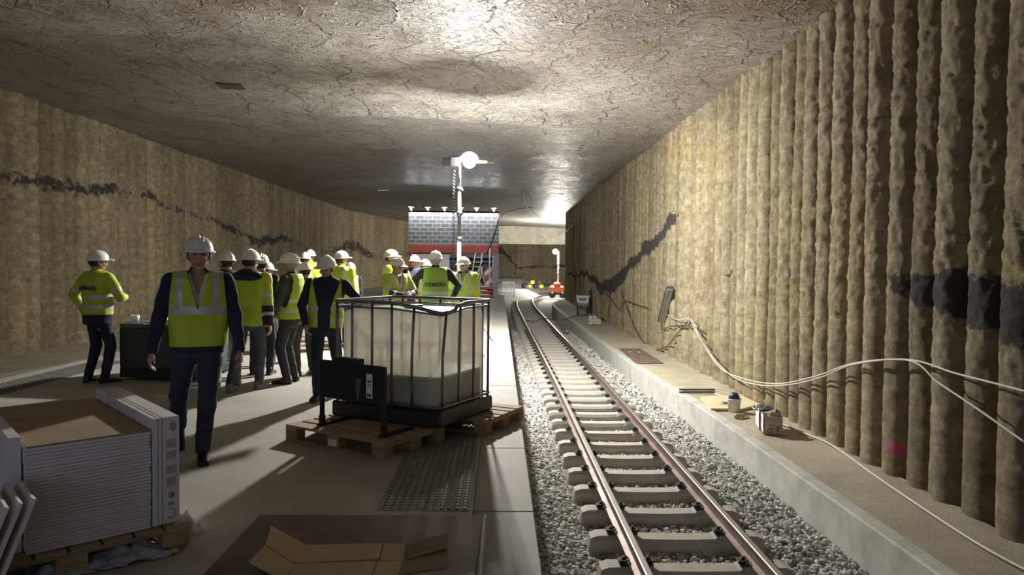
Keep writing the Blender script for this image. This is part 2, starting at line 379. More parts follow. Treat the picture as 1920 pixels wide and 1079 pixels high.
def vnoise(x, y, seed=0):                             # vectorised value noise, -1..1
    def h(i, j):
        n = (i.astype(np.int64)*374761393 + j.astype(np.int64)*668265263 + seed*974634777) & 0xffffffff
        n = ((n ^ (n >> 13))*1274126177) & 0xffffffff
        return ((n ^ (n >> 16)) & 0xffff)/32767.5 - 1
    xi = np.floor(x); yi = np.floor(y); fx = x-xi; fy = y-yi; fx = fx*fx*(3-2*fx); fy = fy*fy*(3-2*fy)
    return (h(xi, yi)*(1-fx)+h(xi+1, yi)*fx)*(1-fy) + (h(xi, yi+1)*(1-fx)+h(xi+1, yi+1)*fx)*fy
def fbm(x, y, o=4, seed=0):
    s = 0; a = 1
    for k in range(o): s = s + a*vnoise(x*2**k, y*2**k, seed+k); a *= .55
    return s/1.8

# ------------------------------------------------------------------ setting
XR, XL, ZW = 4.37, -11.6, -.70
def ceil_z(x, y): return 5.08 + .032*(4.37 - x)
def pile_wall(name, path, spacing_fn, zlo, nz, pitch, depth_fn, stain_poly, rough_fn, side):
    P = np.array(path, float); seg = np.hypot(*(P[1:]-P[:-1]).T); S = np.concatenate([[0], np.cumsum(seg)])
    s = [0.0]
    while s[-1] < S[-1]: s.append(s[-1] + spacing_fn(np.interp(s[-1], S, P[:, 1]), s[-1]))
    s = np.array(s[:-1]); x = np.interp(s, S, P[:, 0]); y = np.interp(s, S, P[:, 1])
    dx = np.gradient(x, s); dy = np.gradient(y, s); l = np.hypot(dx, dy); dx /= l; dy /= l
    k = 9; ker = np.ones(k)/k; nx, ny = side*dy, -side*dx     # normal into the tunnel
    # pile index with irregular widths
    wid = pitch*(1 + .10*RNG.uniform(-1, 1, int(S[-1]/pitch)+4)); edge = np.concatenate([[0], np.cumsum(wid)])
    idx = np.searchsorted(edge, s, side='right')-1; t = (s-edge[idx])/wid[idx]
    rnd = RNG.uniform(-1, 1, len(wid)+1)[idx]
    prof = np.sqrt(np.clip(1-(2*t-1)**2, 0, 1))
    dep = np.array([depth_fn(b) for b in y])
    zz = np.linspace(0, 1, nz)
    Xc, Z = np.meshgrid(np.arange(len(s)), zz); top = ceil_z(x, y)+.06
    zw = zlo + (top-zlo)[Xc]*Z
    Sg = s[Xc]; rg = np.array([rough_fn(b) for b in y])[Xc]
    up = 1/(1+np.exp(-(zw - .7 - .5*vnoise(Sg/1.3, Sg*0, 3))*3))
    off = (dep*(prof-1))[Xc] + (.035*rnd*np.minimum(1, dep*5))[Xc]
    off = off + .016*rg*vnoise(idx[Xc]*7.3 + 0*t[Xc], zw*.8, 11) + (.003+.026*up)*rg*fbm(Sg*15, zw*12, 3, 21) + .012*rg*up*np.abs(fbm(Sg*30, zw*14, 2, 31)) + .006*rg*vnoise(Sg*2, zw*28, 41)
    V = np.stack([x[Xc]+nx[Xc]*off, y[Xc]+ny[Xc]*off, zw], -1).reshape(-1, 3)
    r, c = zw.shape; a = (np.arange(r-1)[:, None]*c + np.arange(c-1)[None]).ravel()
    Fc = np.stack([a, a+1, a+c+1, a+c], 1)
    if side > 0: Fc = Fc[:, ::-1]
    # dark seam: distance to the polyline in (y, z)
    Yg = y[Xc]; sp = np.array(stain_poly, float); sz = np.interp(Yg, sp[:, 0], sp[:, 1]); sw = np.interp(Yg, sp[:, 0], sp[:, 2]); sa = np.interp(Yg, sp[:, 0], sp[:, 3])
    dd = np.abs(zw - sz - .18*fbm(Sg*.9, zw*0, 3, 61))/(sw*(1+.4*fbm(Sg*2, zw*2, 3, 71)))
    st = (1.0 if side < 0 else .55)*sa*np.clip(1.25-dd, 0, 1)*(.8+.35*fbm(Sg*.7, zw*.6, 3, 83))
    pk = np.zeros_like(st)
    if name == 'wall_right':
        p = atX(1672, 842, XR); pk = np.clip(1.3-np.hypot((Yg-p.y)/.16, (zw-p.z)/.09)-.6*np.abs(fbm(Sg*20, zw*20, 2, 5)), 0, 1)
    me = mesh_np(name, V, Fc, [M_pile], {'stain': st.ravel(), 'pink': pk.ravel(), 'tone': (rnd[Xc] + .35*fbm(idx[Xc]*3.7, zw*.7, 3, 17)).ravel()}, True)
    return tag(link(name, me), kind='structure')

pile_wall('wall_right', [(XR, -7), (XR, 48.6), (6.0, 50.2), (14, 54), (24, 57)], lambda y, s: .12 if y < 2 else (.022 if y < 19 else (.04 if y < 49 else .2)), ZW-.1, 215, .475,
          lambda y: .225 if y < 18.2 else .10, [(0, 1.0, .34, 1), (5, 1.05, .34, 1), (6.1, 1.18, .3, 1), (7.6, 1.48, .2, .75), (9, 1.6, .1, 0), (13.4, 1.5, .06, 0), (13.8, 1.5, .05, .8), (14.3, 1.5, .05, 0), (17.5, 2.9, .2, 0), (18.6, 2.75, .25, .9), (20, 2.4, .25, .9), (24, 1.6, .25, .95), (28, .85, .35, 1), (31, .62, .3, .95), (34, 1.05, .2, .9), (38, 1.15, .15, .7), (48, .9, .12, .5)],
          lambda y: 1.0 if y < 18.2 else .7, -1)
pile_wall('wall_left', [(XL, -7), (XL, 54.8), (-9.3, 66), (-5, 73), (2, 77), (12, 78.5), (24, 79)], lambda y, s: .2 if y < 12 else (.03 if y < 36 else .055), ZW-.5, 90, .56,
          lambda y: .24 if y < 34 else .14, [(0, 3.2, .3, .2), (15, 3.4, .25, .3), (19, 3.65, .3, .85), (24, 3.7, .16, .8), (31, 3.1, .2, .8), (35, 2.6, .35, .95), (40, 2.9, .3, .8), (46, 2.2, .3, .3), (52, 2.5, .5, .8), (56, 2.9, .7, 1), (62, 1.9, .3, .5), (76, 3.1, .6, .9), (77, 1.2, .2, .7), (78, 1.6, .25, .8), (79, 1.6, .25, .8)],
          lambda y: .22, 1)
def trace_(): pass
# ceiling
xs = np.arange(-12.6, 25.2, .14); ys = np.concatenate([np.arange(-7, 30, .14), np.arange(30, 80.5, .4)])
X, Y = np.meshgrid(xs, ys); fade = np.clip((Y-70)/4, 0, 1)
Zc = ceil_z(X, Y) + .035*fbm(X*.9, Y*.7, 4, 91) + .05*fbm(X*.25, Y*.25, 2, 92) - .014*np.abs(fbm(X*3, Y*1.2, 3, 93)) - .11*np.exp(-((Y-18.0-.15*np.sin(X))/.45)**2)*np.clip((X+6.5)/2, 0, 1)*np.clip((3-X)/1.5, 0, 1)  # last term: sag added to the ceiling to throw a dark band near the lamp
c = len(xs); a = (np.arange(len(ys)-1)[:, None]*c + np.arange(c-1)[None]).ravel()
me = mesh_np('ceiling', np.stack([X, Y, Zc], -1).reshape(-1, 3), np.stack([a, a+c, a+c+1, a+1], 1), [M_ceil], None, True)
tag(link('ceiling', me), kind='structure')
M_beam = concrete('beam_concrete', (.62, .58, .47), .8, .3, .8, 1.2)
m = MB(); m.box((2, 68.6, 4.35), (24, 1.2, 1.7)); tag(m.build('trim_1', M_beam), kind='structure')

# platform
EX = .24
m = MB(); m.box((-3.42, 15.6, -.175), (6.52, 45.4, .35)); tag(m.build('floor', M_floor), kind='structure')
m = MB(); y = -7.0
joints = [4.66 + 1.62*k for k in range(-7, 22)]
for a_, b_ in zip(joints[:-1], joints[1:]):
    if a_ > 37: continue
    b_ = min(b_, 38.3); m.box(((EX-.16)/2, (a_+b_)/2, -.10), (EX+.16-.004, b_-a_-.010, .20), bev=.006)
tag(m.build('trim_2', M_edge), kind='structure')
m = MB(); m.box((-3.4, 15.6, -.9), (6.9, 45.0, 1.1)); tag(m.build('platform_base', M_kerb), kind='structure')
M_cell = concrete('end_ramp_concrete', (.44, .44, .42), .8, .3)

# trench, walkways
def track_c(y):
    P = TRK; return np.interp(y, [p[0] for p in P], [p[1] for p in P])
KP = [(-7, 3.36), (9.5, 3.34), (15, 3.18), (18.4, 3.10), (31.6, 2.97), (40, 3.0), (44, 3.3), (48.5, 4.2)]
path = smoothpath([(x_, y_, 0) for y_, x_ in KP], 8)
m = MB(); m.sweep(path, [(0, -1.35), (.17, -1.35), (.17, -.72), (.155, -.703), (.015, -.703), (0, -.72)]); tag(m.build('kerb', M_kerb), kind='structure')
V = []; n = 26
for p in path:
    for k in range(n):
        u = k/(n-1); xx = p.x+.16 + (XR+.1-p.x-.16)*u
        V.append((xx, p.y, -.712 + .012*mnoise.noise((xx*2, p.y*1.2, 0)) + .05*max(0, u-.75)*4*abs(mnoise.noise((xx, p.y*.8, 5)))))
nn = len(path); 
def grid_faces(r, c): a = (np.arange(r-1)[:, None]*c + np.arange(c-1)[None]).ravel(); return np.stack([a, a+1, a+c+1, a+c], 1)
# finer rows
V2 = []; rows = 0
ypts = np.concatenate([np.arange(-7, 20, .1), np.arange(20, 48.6, .4)]); pxs = np.interp(ypts, [p.y for p in path], [p.x for p in path])
for yy, px in zip(ypts, pxs):
    for k in range(n):
        u = k/(n-1); xx = px+.16 + (XR+.1-px-.16)*u
        V2.append((xx, yy, -.712 + .012*mnoise.noise((xx*2.5, yy*1.5, 0)) + .22*max(0, u-.72)*abs(mnoise.noise((xx*2, yy*1.1, 5)))))
tag(link('walkway_right', mesh_np('walkway_right', V2, grid_faces(len(ypts), n), [M_walk], None, True)), kind='structure')
# left walkway and its kerb
KL = smoothpath([(-10.05, -7, 0), (-9.95, 10, 0), (-9.85, 14.4, 0), (-9.45, 17, 0), (-9.3, 24, 0), (-9.3, 50, 0), (-7, 60, 0)], 6)
m = MB(); m.sweep(KL, [(-.25, -1.3), (0, -1.3), (0, -.705), (-.25, -.705)]); tag(m.build('kerb_left', M_kerb), kind='structure')
m = MB(); m.box((-10.9, 24, -.85), (2.4, 62, .28)); tag(m.build('walkway_left', M_walk), kind='structure')

# ballast bed
TRK = [(-7, 1.77), (0, 1.77), (13, 1.765), (17.6, 1.75), (22.4, 1.72), (28.7, 1.665), (36, 1.62), (43, 1.60), (49, 1.72), (53, 2.0), (57.5, 2.75), (61.5, 3.9), (65.5, 6.0), (68.5, 8.6), (71, 12)]
TP = smoothpath([(x_, y_, 0) for y_, x_ in TRK], 12)
ss = [0.0]
for p_, q_ in zip(TP[:-1], TP[1:]): ss.append(ss[-1] + (q_-p_).length)
def track_at(s):
    x_ = np.interp(s, ss, [p.x for p in TP]); y_ = np.interp(s, ss, [p.y for p in TP])
    x2 = np.interp(s+.05, ss, [p.x for p in TP]); y2 = np.interp(s+.05, ss, [p.y for p in TP])
    return x_, y_, math.atan2(-(x2-x_), (y2-y_))
xs = np.arange(-12, 25, .3); ys = np.concatenate([np.arange(-7, 35, .3), np.arange(35, 80, .5)])
X, Y = np.meshgrid(xs, ys)
Zb = -1.23 + .03*fbm(X, Y, 3, 51)
bank = np.clip((Y-39)/6, 0, 1)*np.clip((.9-(X-np.clip((Y-50)*.35, 0, 3)))/1.6, 0, 1)*.75 + np.clip((Y-64)/5, 0, 1)*.7
Zb = Zb + bank; Zb = np.where((X > -6.9) & (X < .05) & (Y < 38), -1.3, Zb)
tag(link('ballast_bed', mesh_np('ballast_bed', np.stack([X, Y, Zb], -1).reshape(-1, 3), grid_faces(len(ys), len(xs)), [M_gravel], None, True)), kind='structure')

# loose stones
ico = [(0, 0, 1), (.894, 0, .447), (.276, .851, .447), (-.724, .526, .447), (-.724, -.526, .447), (.276, -.851, .447), (.724, .526, -.447), (-.276, .851, -.447), (-.894, 0, -.447), (-.276, -.851, -.447), (.724, -.526, -.447), (0, 0, -1)]
icf = [(0, 1, 2), (0, 2, 3), (0, 3, 4), (0, 4, 5), (0, 5, 1), (1, 6, 2), (2, 7, 3), (3, 8, 4), (4, 9, 5), (5, 10, 1), (2, 6, 7), (3, 7, 8), (4, 8, 9), (5, 9, 10), (1, 10, 6), (11, 7, 6), (11, 8, 7), (11, 9, 8), (11, 10, 9), (11, 6, 10)]
def stones(name, n, ylo, yhi, size, label):
    u = RNG.random(n); yy = ylo + (yhi-ylo)*u; xx = .24 + 3.1*RNG.random(n)
    kx = np.interp(yy, [p.y for p in path], [p.x for p in path]); keep = xx < kx-.02; xx = xx[keep]; yy = yy[keep]; n = len(xx)
    tcx = np.interp(yy, [p[0] for p in TRK], [p[1] for p in TRK])
    sz = size*RNG.uniform(.6, 1.25, n); ax = np.stack([RNG.uniform(.8, 1.3, n), RNG.uniform(.6, 1, n), RNG.uniform(.5, .8, n)], 1)
    base = np.array(ico)[None]*ax[:, None]*sz[:, None, None]*(1+RNG.uniform(-.22, .22, (n, 12, 1)))
    th = RNG.uniform(0, 2*PI, n); ph = RNG.uniform(-.7, .7, n); c1, s1 = np.cos(th)[:, None], np.sin(th)[:, None]; c2, s2 = np.cos(ph)[:, None], np.sin(ph)[:, None]
    x0, y0, z0 = base[..., 0], base[..., 1], base[..., 2]
    x1 = x0*c2 + z0*s2; z1 = -x0*s2 + z0*c2; x2 = x1*c1 - y0*s1; y2 = x1*s1 + y0*c1
    d = np.abs(xx-tcx); lift = np.where(d > .9, .075*np.clip((d-.9)/.3, 0, 1), 0)
    zz = -1.225 + lift + .035*RNG.random(n) + .02*fbm(xx*2, yy*2, 2, 77)
    V = np.stack([x2+xx[:, None], y2+yy[:, None], z1+zz[:, None]], -1).reshape(-1, 3)
    Fc = (np.array(icf)[None] + (np.arange(n)*12)[:, None, None]).reshape(-1, 3)
    o = link(name, mesh_np(name, V, Fc, [M_stone])); tag(o, label, 'gravel', kind='stuff')
stones('ballast_stones', 26000, 2.8, 13.5, .030, 'loose grey ballast stones around the near sleepers')
stones('far_ballast_stones', 15000, 13.5, 30, .036, 'loose grey ballast stones around the sleepers further down the track')

# rails
def rail(off, label):
    root = empty('rail', (0, 0, 0)); tag(root, label, 'rail')
    fine = [Vector(track_at(s_)[:2] + (0,)) for s_ in np.arange(4, ss[-1], .8)]
    P = []
    for i, p in enumerate(fine):
        t = (fine[min(i+1, len(fine)-1)] - fine[max(i-1, 0)]).normalized(); P.append(p + Vector((t.y, -t.x, 0))*off)
    b = MB(); b.sweep(P, [(-.062, -1.030), (.062, -1.030), (.062, -1.018), (.012, -1.004), (.009, -.925), (.030, -.914), (.030, -.894), (-.030, -.894), (-.030, -.914), (-.009, -.925), (-.012, -1.004), (-.062, -1.018)])
    b.build('rail_body', M_rail, root)
    b = MB(); b.sweep(P, [(-.0305, -.8939), (.0305, -.8939), (.0295, -.884), (.022, -.880), (-.022, -.880), (-.0295, -.884)]); tag(b.build('running_surface', M_railtop, root), 'worn shiny top of the rail')
rail(-.532, 'long steel rail nearer the platform edge'); rail(.532, 'long steel rail nearer the right kerb')

# sleepers
def make_sleeper():
    root = empty('sleeper')
    xs_ = [-.87, -.85, -.78, -.66, -.42, -.37, 0, .37, .42, .66, .78, .85, .87]
    tz = [-1.16, -1.06, -1.035, -1.032, -1.032, -1.065, -1.07, -1.065, -1.032, -1.032, -1.035, -1.06, -1.16]
    V = []
    for x_, z_ in zip(xs_, tz): V += [(x_, -.135, -1.27), (x_, -.118, z_-.045), (x_, -.088, z_), (x_, .088, z_), (x_, .118, z_-.045), (x_, .135, -1.27)]
    b = MB(); fs = []
    for i in range(len(xs_)-1):
        for k in range(6): fs.append((i*6+k, (i+1)*6+k, (i+1)*6+(k+1) % 6, i*6+(k+1) % 6))
    fs += [(5, 4, 3, 2, 1, 0)[::-1], tuple((len(xs_)-1)*6+k for k in range(6))[::-1]]
    b.add(V, [f[::-1] for f in fs]); b.build('sleeper_body', M_sleep, root)
    k = 0; first = None
    for sx in (-.532, .532):
        for sd in (-1, 1):
            if first is None:
                b = MB(); b.box((0, 0, .012), (.075, .15, .02), bev=.005); b.box((sd*.02, 0, .03), (.06, .09, .02), mi=1, bev=.004)
                b.tube([(.0, 0, .03), (0, 0, .062)], .016, 6, 1); b.tube([(.0, 0, .04), (0, 0, .046)], .028, 10, 1)
                b.tube(smoothpath([(-.02, -.05, .035), (.03, -.045, .045), (.05, 0, .03), (.03, .045, .045), (-.02, .05, .035)], 3), .007, 5, 1)
                me_ = b.mesh('rail_clip', [M_clip, M_clip]); first = me_
            o = link('rail_clip', first, root); o.location = (sx+sd*.108, 0, -1.034); o.rotation_euler = (0, 0, 0 if sd < 0 else PI)
    return root
sl = make_sleeper(); s_ = 4.03 + 7; i = 0
offs = 0
base_s = np.interp(3.365, [p.y for p in TP[:400]], ss[:400])
L_SL = 'grey concrete sleeper carrying both rails in the ballast'
while base_s < ss[-1]-4:
    x_, y_, a_ = track_at(base_s)
    if i == 0: o = sl
    elif i <= 34: o = copy_tree(sl)
    else:
        o = sl.copy(); COL.objects.link(o)
        c_ = [k for k in sl.children if k.name.startswith('sleeper_body')][0].copy(); COL.objects.link(c_); c_.parent = o
    o.location = (x_, y_, 0 if base_s < 29+7 else -.004); o.rotation_euler = (0, 0, a_); tag(o, L_SL, 'railway sleeper', 'concrete sleepers of the track')
    base_s += .735; i += 1

# tactile paving strips on the platform
def tactile(name, x0, x1, y0, y1, label):
    b = MB(); b.box(((x0+x1)/2, (y0+y1)/2, .002), (x1-x0, y1-y0, .004))
    y = y0+.04
    while y < y1-.03:
        x = x0+.04; k = 0
        while x < x1-.02:
            if x > x1-.20: b.box((x, y, .008), (.022, .052, .010), bev=.004, mi=1) ; x += .05
            else:
                b.add([(x-.014, y-.014, .004), (x+.014, y-.014, .004), (x+.014, y+.014, .004), (x-.014, y+.014, .004), (x-.008, y-.008, .010), (x+.008, y-.008, .010), (x+.008, y+.008, .010), (x-.008, y+.008, .010)],
                      [(0, 1, 5, 4), (1, 2, 6, 5), (2, 3, 7, 6), (3, 0, 4, 7), (4, 5, 6, 7)], 1); x += .055
        y += .062
    o = b.build(name, [M_tact, M_tact2]); tag(o, label, 'tactile paving')
M_tact = simple('tactile_base', (.19, .185, .17), .6, 0, .2, 8); M_tact2 = simple('tactile_stud', (.13, .13, .12), .45, .3)
tactile('tactile_paving', -.79, -.18, 4.66, 8.2, 'dark studded tactile strip running under the tank pallets')
tactile('tactile_paving', -6.45, -5.9, 6.2, 11.6, 'dark studded tactile strip along the left platform edge')

# ------------------------------------------------------------------ flood lamps
M_glow = simple('lamp_glow', (1, 1, 1), .5, emis=(1, .97, .90), estr=1)
def emis_mat(name, col, strength):
    m, N, L, b = nm(name); b.inputs['Base Color'].default_value = (1, 1, 1, 1)
    b.inputs['Emission Color'].default_value = (*col, 1); b.inputs['Emission Strength'].default_value = strength; return m
LD = 14.5; LP = atY(880, 303, LD)
t = empty('floodlight_mast', (atY(862, 303, LD).x, LD, 0)); tag(t, 'tall floodlight mast with a glowing lamp behind the group at the tank', 'work light')
mx = t.location.x
b = MB(); b.tube([(0, 0, .5), (0, 0, 2.1)], .045, 10); b.tube([(0, 0, 2.1), (0, 0, 3.1)], .036, 10); b.tube([(0, 0, 3.1), (0, 0, LP.z+.02)], .026, 10); b.build('mast_pole', simple('dull_mast_grey', (.13, .13, .12), .7), t)
for z_ in (2.1, 3.1, 2.62): b = MB(); b.tube([(0, 0, z_-.05), (0, 0, z_+.05)], .055, 10); b.box((.05, 0, z_), (.06, .03, .05)); b.build('collar', M_darkm, t)
for k in range(3):
    a_ = k*2*PI/3+.4; b = MB(); b.tube([(0, 0, .9), (.75*math.cos(a_), .75*math.sin(a_), .03)], .022, 8); b.tube([(0, 0, .45), (.42*math.cos(a_), .42*math.sin(a_), .40)], .014, 8); b.build('leg', M_galv, t)
b = MB(); b.box((-.09, 0, LP.z-.02), (.22, .20, .24), bev=.03); b.box((-.24, 0, LP.z-.04), (.20, .18, .20), bev=.03); b.tube([(-.2, 0, LP.z+.03), (.2, 0, LP.z+.03)], .02, 8); b.build('control_gear_box', simple('grey_lamp_box', (.22, .22, .26), .5), t)
hx = LP.x-mx
def opal_light_block():  # dome added to cut the lamp's light upward onto the ceiling
    m, N, L, b = nm('opal_light_block'); b.inputs['Base Color'].default_value = (.7, .68, .6, 1)
    tr = N.new('ShaderNodeBsdfTranslucent'); tr.inputs[0].default_value = (.3, .29, .26, 1); tp = N.new('ShaderNodeBsdfTransparent'); tp.inputs[0].default_value = (.9, .88, .8, 1)
    m1 = N.new('ShaderNodeMixShader'); m1.inputs[0].default_value = .15; L.new(b.outputs[0], m1.inputs[1]); L.new(tr.outputs[0], m1.inputs[2])
    m2 = N.new('ShaderNodeMixShader'); m2.inputs[0].default_value = .008; L.new(m1.outputs[0], m2.inputs[1]); L.new(tp.outputs[0], m2.inputs[2]); L.new(m2.outputs[0], N['Material Output'].inputs[0]); return m
V = []; fs = []
for j in range(9):
    for k in range(24):
        lo = R(11+5.5*(1+math.sin(k*PI/12))); e_ = lo+(R(90)-lo)*j/8; V.append((hx+.19*math.cos(e_)*math.cos(k*PI/12), .19*math.cos(e_)*math.sin(k*PI/12), LP.z+.19*math.sin(e_)))
for j in range(8):
    for k in range(24): fs.append((j*24+k, j*24+(k+1) % 24, (j+1)*24+(k+1) % 24, (j+1)*24+k))
b = MB(); b.add(V, fs, 0, True); o = b.build('lamp_light_block', opal_light_block(), t); tag(o, 'opal dome added to hold back upward lamp light')
hl = MB(); hl.ell((hx, 0, LP.z), (.13, .13, .13), 20, 12); tag(hl.build('lamp_globe', emis_mat('lamp_globe_light', (1, .965, .90), LAMP_E/ (4*PI*.13**2) / PI), t), 'glowing white lamp')
b = MB(); b.tube([(hx+.12, 0, LP.z-.0), (hx+.50, 0, LP.z-.01)], .022, 8); b.build('bracket_arm', simple('cream_arm', (.6, .55, .35), .5), t)
b = MB(); pts = [(-.11+.022*math.cos(q*1.1), .022*math.sin(q*1.1), LP.z-.15-q*.0116) for q in range(270)]; b.tube(pts, .009, 5); tag(b.build('coiled_cable', M_cabled, t), 'coiled black lead')
# far lamp with trailer
FP = atY(1043, 472, 58.0)
t = empty('lighting_tower', (FP.x+.18, 58.0, -1.1)); tag(t, 'distant floodlight tower on a small orange trailer beside the curving track', 'work light')
b = MB(); b.tube([(0, 0, .5), (0, 0, FP.z+1.1)], .07, 8); b.build('mast_pole', M_white, t)
for z_ in (1.3, 2.0, 2.7): b = MB(); b.tube([(0, 0, z_-.08), (0, 0, z_+.08)], .10, 8); b.build('collar', M_galv, t)
b = MB(); b.ell((-.25, 0, FP.z+1.1), (.2, .2, .2), 16, 10); tag(b.build('lamp_globe', emis_mat('far_lamp_light', (1, .96, .88), FAR_E/(4*PI*.2**2)/PI), t), 'glowing white lamp')
b = MB(); b.box((-.1, 0, .72), (1.2, .9, .6), bev=.14); b.build('trailer_body', M_orange, t)
b = MB(); b.ell((-.1, -.2, 1.12), (.3, .3, .2)); b.build('engine_hood', M_orange, t)
for s_ in (-.5, .35): b = MB(); b.tube([(s_, -.5, .27), (s_, -.36, .27)], .27, 14); b.build('wheel', M_black, t)
b = MB(); b.box((-.1, 0, .38), (1.4, .6, .12)); b.build('chassis', M_blackm, t)

# ------------------------------------------------------------------ plant room of grey blocks at the end of the platform
BY = 36.0
bx0, bx1 = atY(766, 450, BY).x, atY(935, 450, BY).x; zt = atY(850, 396, BY).z; zl1 = atY(850, 460, BY).z; zl0 = atY(850, 475, BY).z
t = empty('blockwork_room', (0, BY, 0)); tag(t, 'grey concrete block room with a red lintel at the platform end', 'building')
b = MB(); b.box(((bx0+bx1)/2, .1, (zt+zl1)/2), (bx1-bx0, .2, zt-zl1)); b.box((bx1-.1, 2.2, (zt+zl1)/2), (.2, 4, zt-zl1)); b.box((bx0+.1, 2.2, zt/2), (.2, 4, zt)); b.box(((bx0+bx1)/2, 4.2, zt/2), (bx1-bx0, .2, zt))
b.build('block_wall', M_block, t)
b = MB(); b.box(((bx0+bx1)/2, .08, (zl0+zl1)/2), (bx1-bx0, .24, zl1-zl0), bev=.01); tag(b.build('lintel', M_red, t), 'red painted lintel')
M_jamb = simple('blue_grey_jamb', (.34, .37, .44), .8, 0, .25, 6)
b = MB(); b.box((bx1-.16, .1, zl0/2), (.32, .2, zl0)); b.box((bx1-.1, 2.2, zl0/2), (.2, 4, zl0)); b.build('right_jamb', M_jamb, t)
b = MB(); b.box((bx0+.06, .1, zl0/2), (.12, .2, zl0)); b.build('left_jamb', M_red, t)
for k in range(9):
    b = MB(); b.box((bx1-.26, -.005, .5+k*.21), (.07, .02, .05)); b.build('jamb_tie', M_white, t)
px1 = atY(843, 470, BY).x
b = MB(); b.box(((bx0+.14+px1)/2, .02, zl0/2-.02), (px1-bx0-.14, .03, zl0-.06)); b.build('sheet_panel', simple('white_sheet', (.80, .84, .88), .6), t)
b = MB(); b.box(((px1+bx1-.32)/2, .12, zl0-.12), (bx1-.32-px1, .1, .2)); b.box(((px1+bx1-.32)/2, .12, zl0-.42), (bx1-.32-px1, .08, .09)); b.build('roller_rail', simple('slate_grey', (.18, .20, .25), .6), t)
b = MB(); b.box(((bx0+bx1)/2, 2.1, zt-.04), (bx1-bx0, 4.2, .08)); b.build('roof', M_block, t)
for k, px in enumerate((772, 803, 834, 865, 894, 926)):
    p = atY(px, 397, BY)
    tt = empty('marker_lamp', (p.x, BY-.30, zt-.02)); b = MB(); b.box((0, .10, .17), (.26, .50, .02), bev=.005); b.box((0, .25, .09), (.05, .05, .16)); b.build('bulb_light_block', M_white, tt)  # flat plate added above each bulb keeps its light off the ceiling
    b = MB(); b.ell((0, -.03, .09), (.05, .05, .05), 10, 6); b.build('bulb', emis_mat('marker_bulb', (.93, .96, 1), 330.0) if k == 0 else bpy.data.materials['marker_bulb'], tt)
    tag(tt, ['small lamp on the block wall, leftmost of the six', 'small lamp on the block wall, second from the left', 'small lamp on the block wall, just left of the mast', 'small lamp on the block wall, just right of the mast', 'small lamp on the block wall, second from the right', 'small lamp on the block wall, rightmost of the six'][k], 'lamp', 'small lamps along the top of the block wall')
# ladders, shelving, pole, warning board, red stack in the opening
def ladder(p0, p1, wdt, n, label, M_=M_white):
    root = empty('ladder', (p0[0], p0[1], 0)); tag(root, label, 'ladder'); a = Vector(p0); c_ = Vector(p1); d = c_-a
    for s_ in (-wdt/2, wdt/2): q = MB(); q.tube([Vector((s_, 0, a.z)), Vector((s_, 0, a.z))+d], .03, 6); q.build('side_rail', M_, root)
    q = MB()
    for k in range(1, n): v = d*(k/n) + Vector((0, 0, a.z)); q.tube([v+Vector((-wdt/2, 0, 0)), v+Vector((wdt/2, 0, 0))], .018, 6)
    q.build('rungs', M_, root)
def at35(x, y, d=BY-.8): return tuple(atY(x, y, d))
a0 = at35(912, 560); a1 = at35(903, 500)
root = empty('stepladder', (a0[0], BY-.8, 0)); tag(root, 'white folding stepladder standing in the opening of the block room', 'ladder')
for (q0, q1, nm_) in (((912, 545), (902, 500), 'front_leg'), ((894, 513), (905, 488), 'back_leg'), ((893, 560), (905, 500), 'back_leg')):
    A = Vector(at35(*q0)); B_ = Vector(at35(*q1)); A.z = max(A.z, .01)
    if nm_ != 'side': q = MB(); q.tube([A-root.location, B_-root.location], .03, 6); q.build(nm_, M_white, root)
q = MB()
for yy in (506, 520, 533): A = Vector(at35(898 + (533-yy)*-.0, yy)); q.tube([A-root.location-Vector((0, 0, 0)), Vector(at35(906, yy))-root.location], .02, 6)
q.build('rungs', M_white, root)
p = at35(886, 556, BY-.5); q_ = at35(898, 470, BY-.1)
ladder((p[0], p[1], .02), (q_[0], q_[1], 2.15), .35, 9, 'white ladder leaning under the red lintel of the block room')
p = atY(918, 500, BY-.4); b = MB(); b.tube([(p.x, BY-.4, 0), (p.x, BY-.4, 2.4)], .035, 8); o = b.build('scaffold_prop', M_white, None); tag(o, 'thin white upright prop near the right jamb of the block room', 'prop')
t = empty('hazard_board', (atY(915, 530, BY-.3).x, BY-.3, 0)); tag(t, 'red and white striped hazard board leaning in the block room opening', 'board')
b = MB(); b.box((0, 0, .85), (.34, .04, 1.2)); b.build('board_panel', M_red, t)
for k in range(2):
    b = MB(); zz = .55+k*.55; b.add([(-.17, -.025, zz-.12), (.17, -.025, zz+.15), (.17, -.025, zz+.38), (-.17, -.025, zz+.1)], [(0, 1, 2, 3)]); b.build('white_stripe', M_white, t)
b = MB(); b.box((0, .0, .13), (.5, .3, .26)); b.build('base_foot', M_black, t)
for k, (px, py) in enumerate(((922, 557), (918, 548), (921, 541))):
    p = atY(px, py, BY-1.3); b = MB(); z_ = .08+k*.19
    b.box((p.x-.45, BY-1.3, z_), (1.15-.06*k, .5, .10), bev=.015); b.box((p.x-.55, BY-1.3, z_+.07), (.9, .5, .05), mi=1)
    o = b.build('barrier_plank', [M_red, M_white]); tag(o, ['red and white barrier plank lying lowest beside the block room', 'red and white barrier plank in the middle of the low stack', 'red and white barrier plank on top of the low stack'][k], 'barrier', 'barrier planks stacked by the block room')

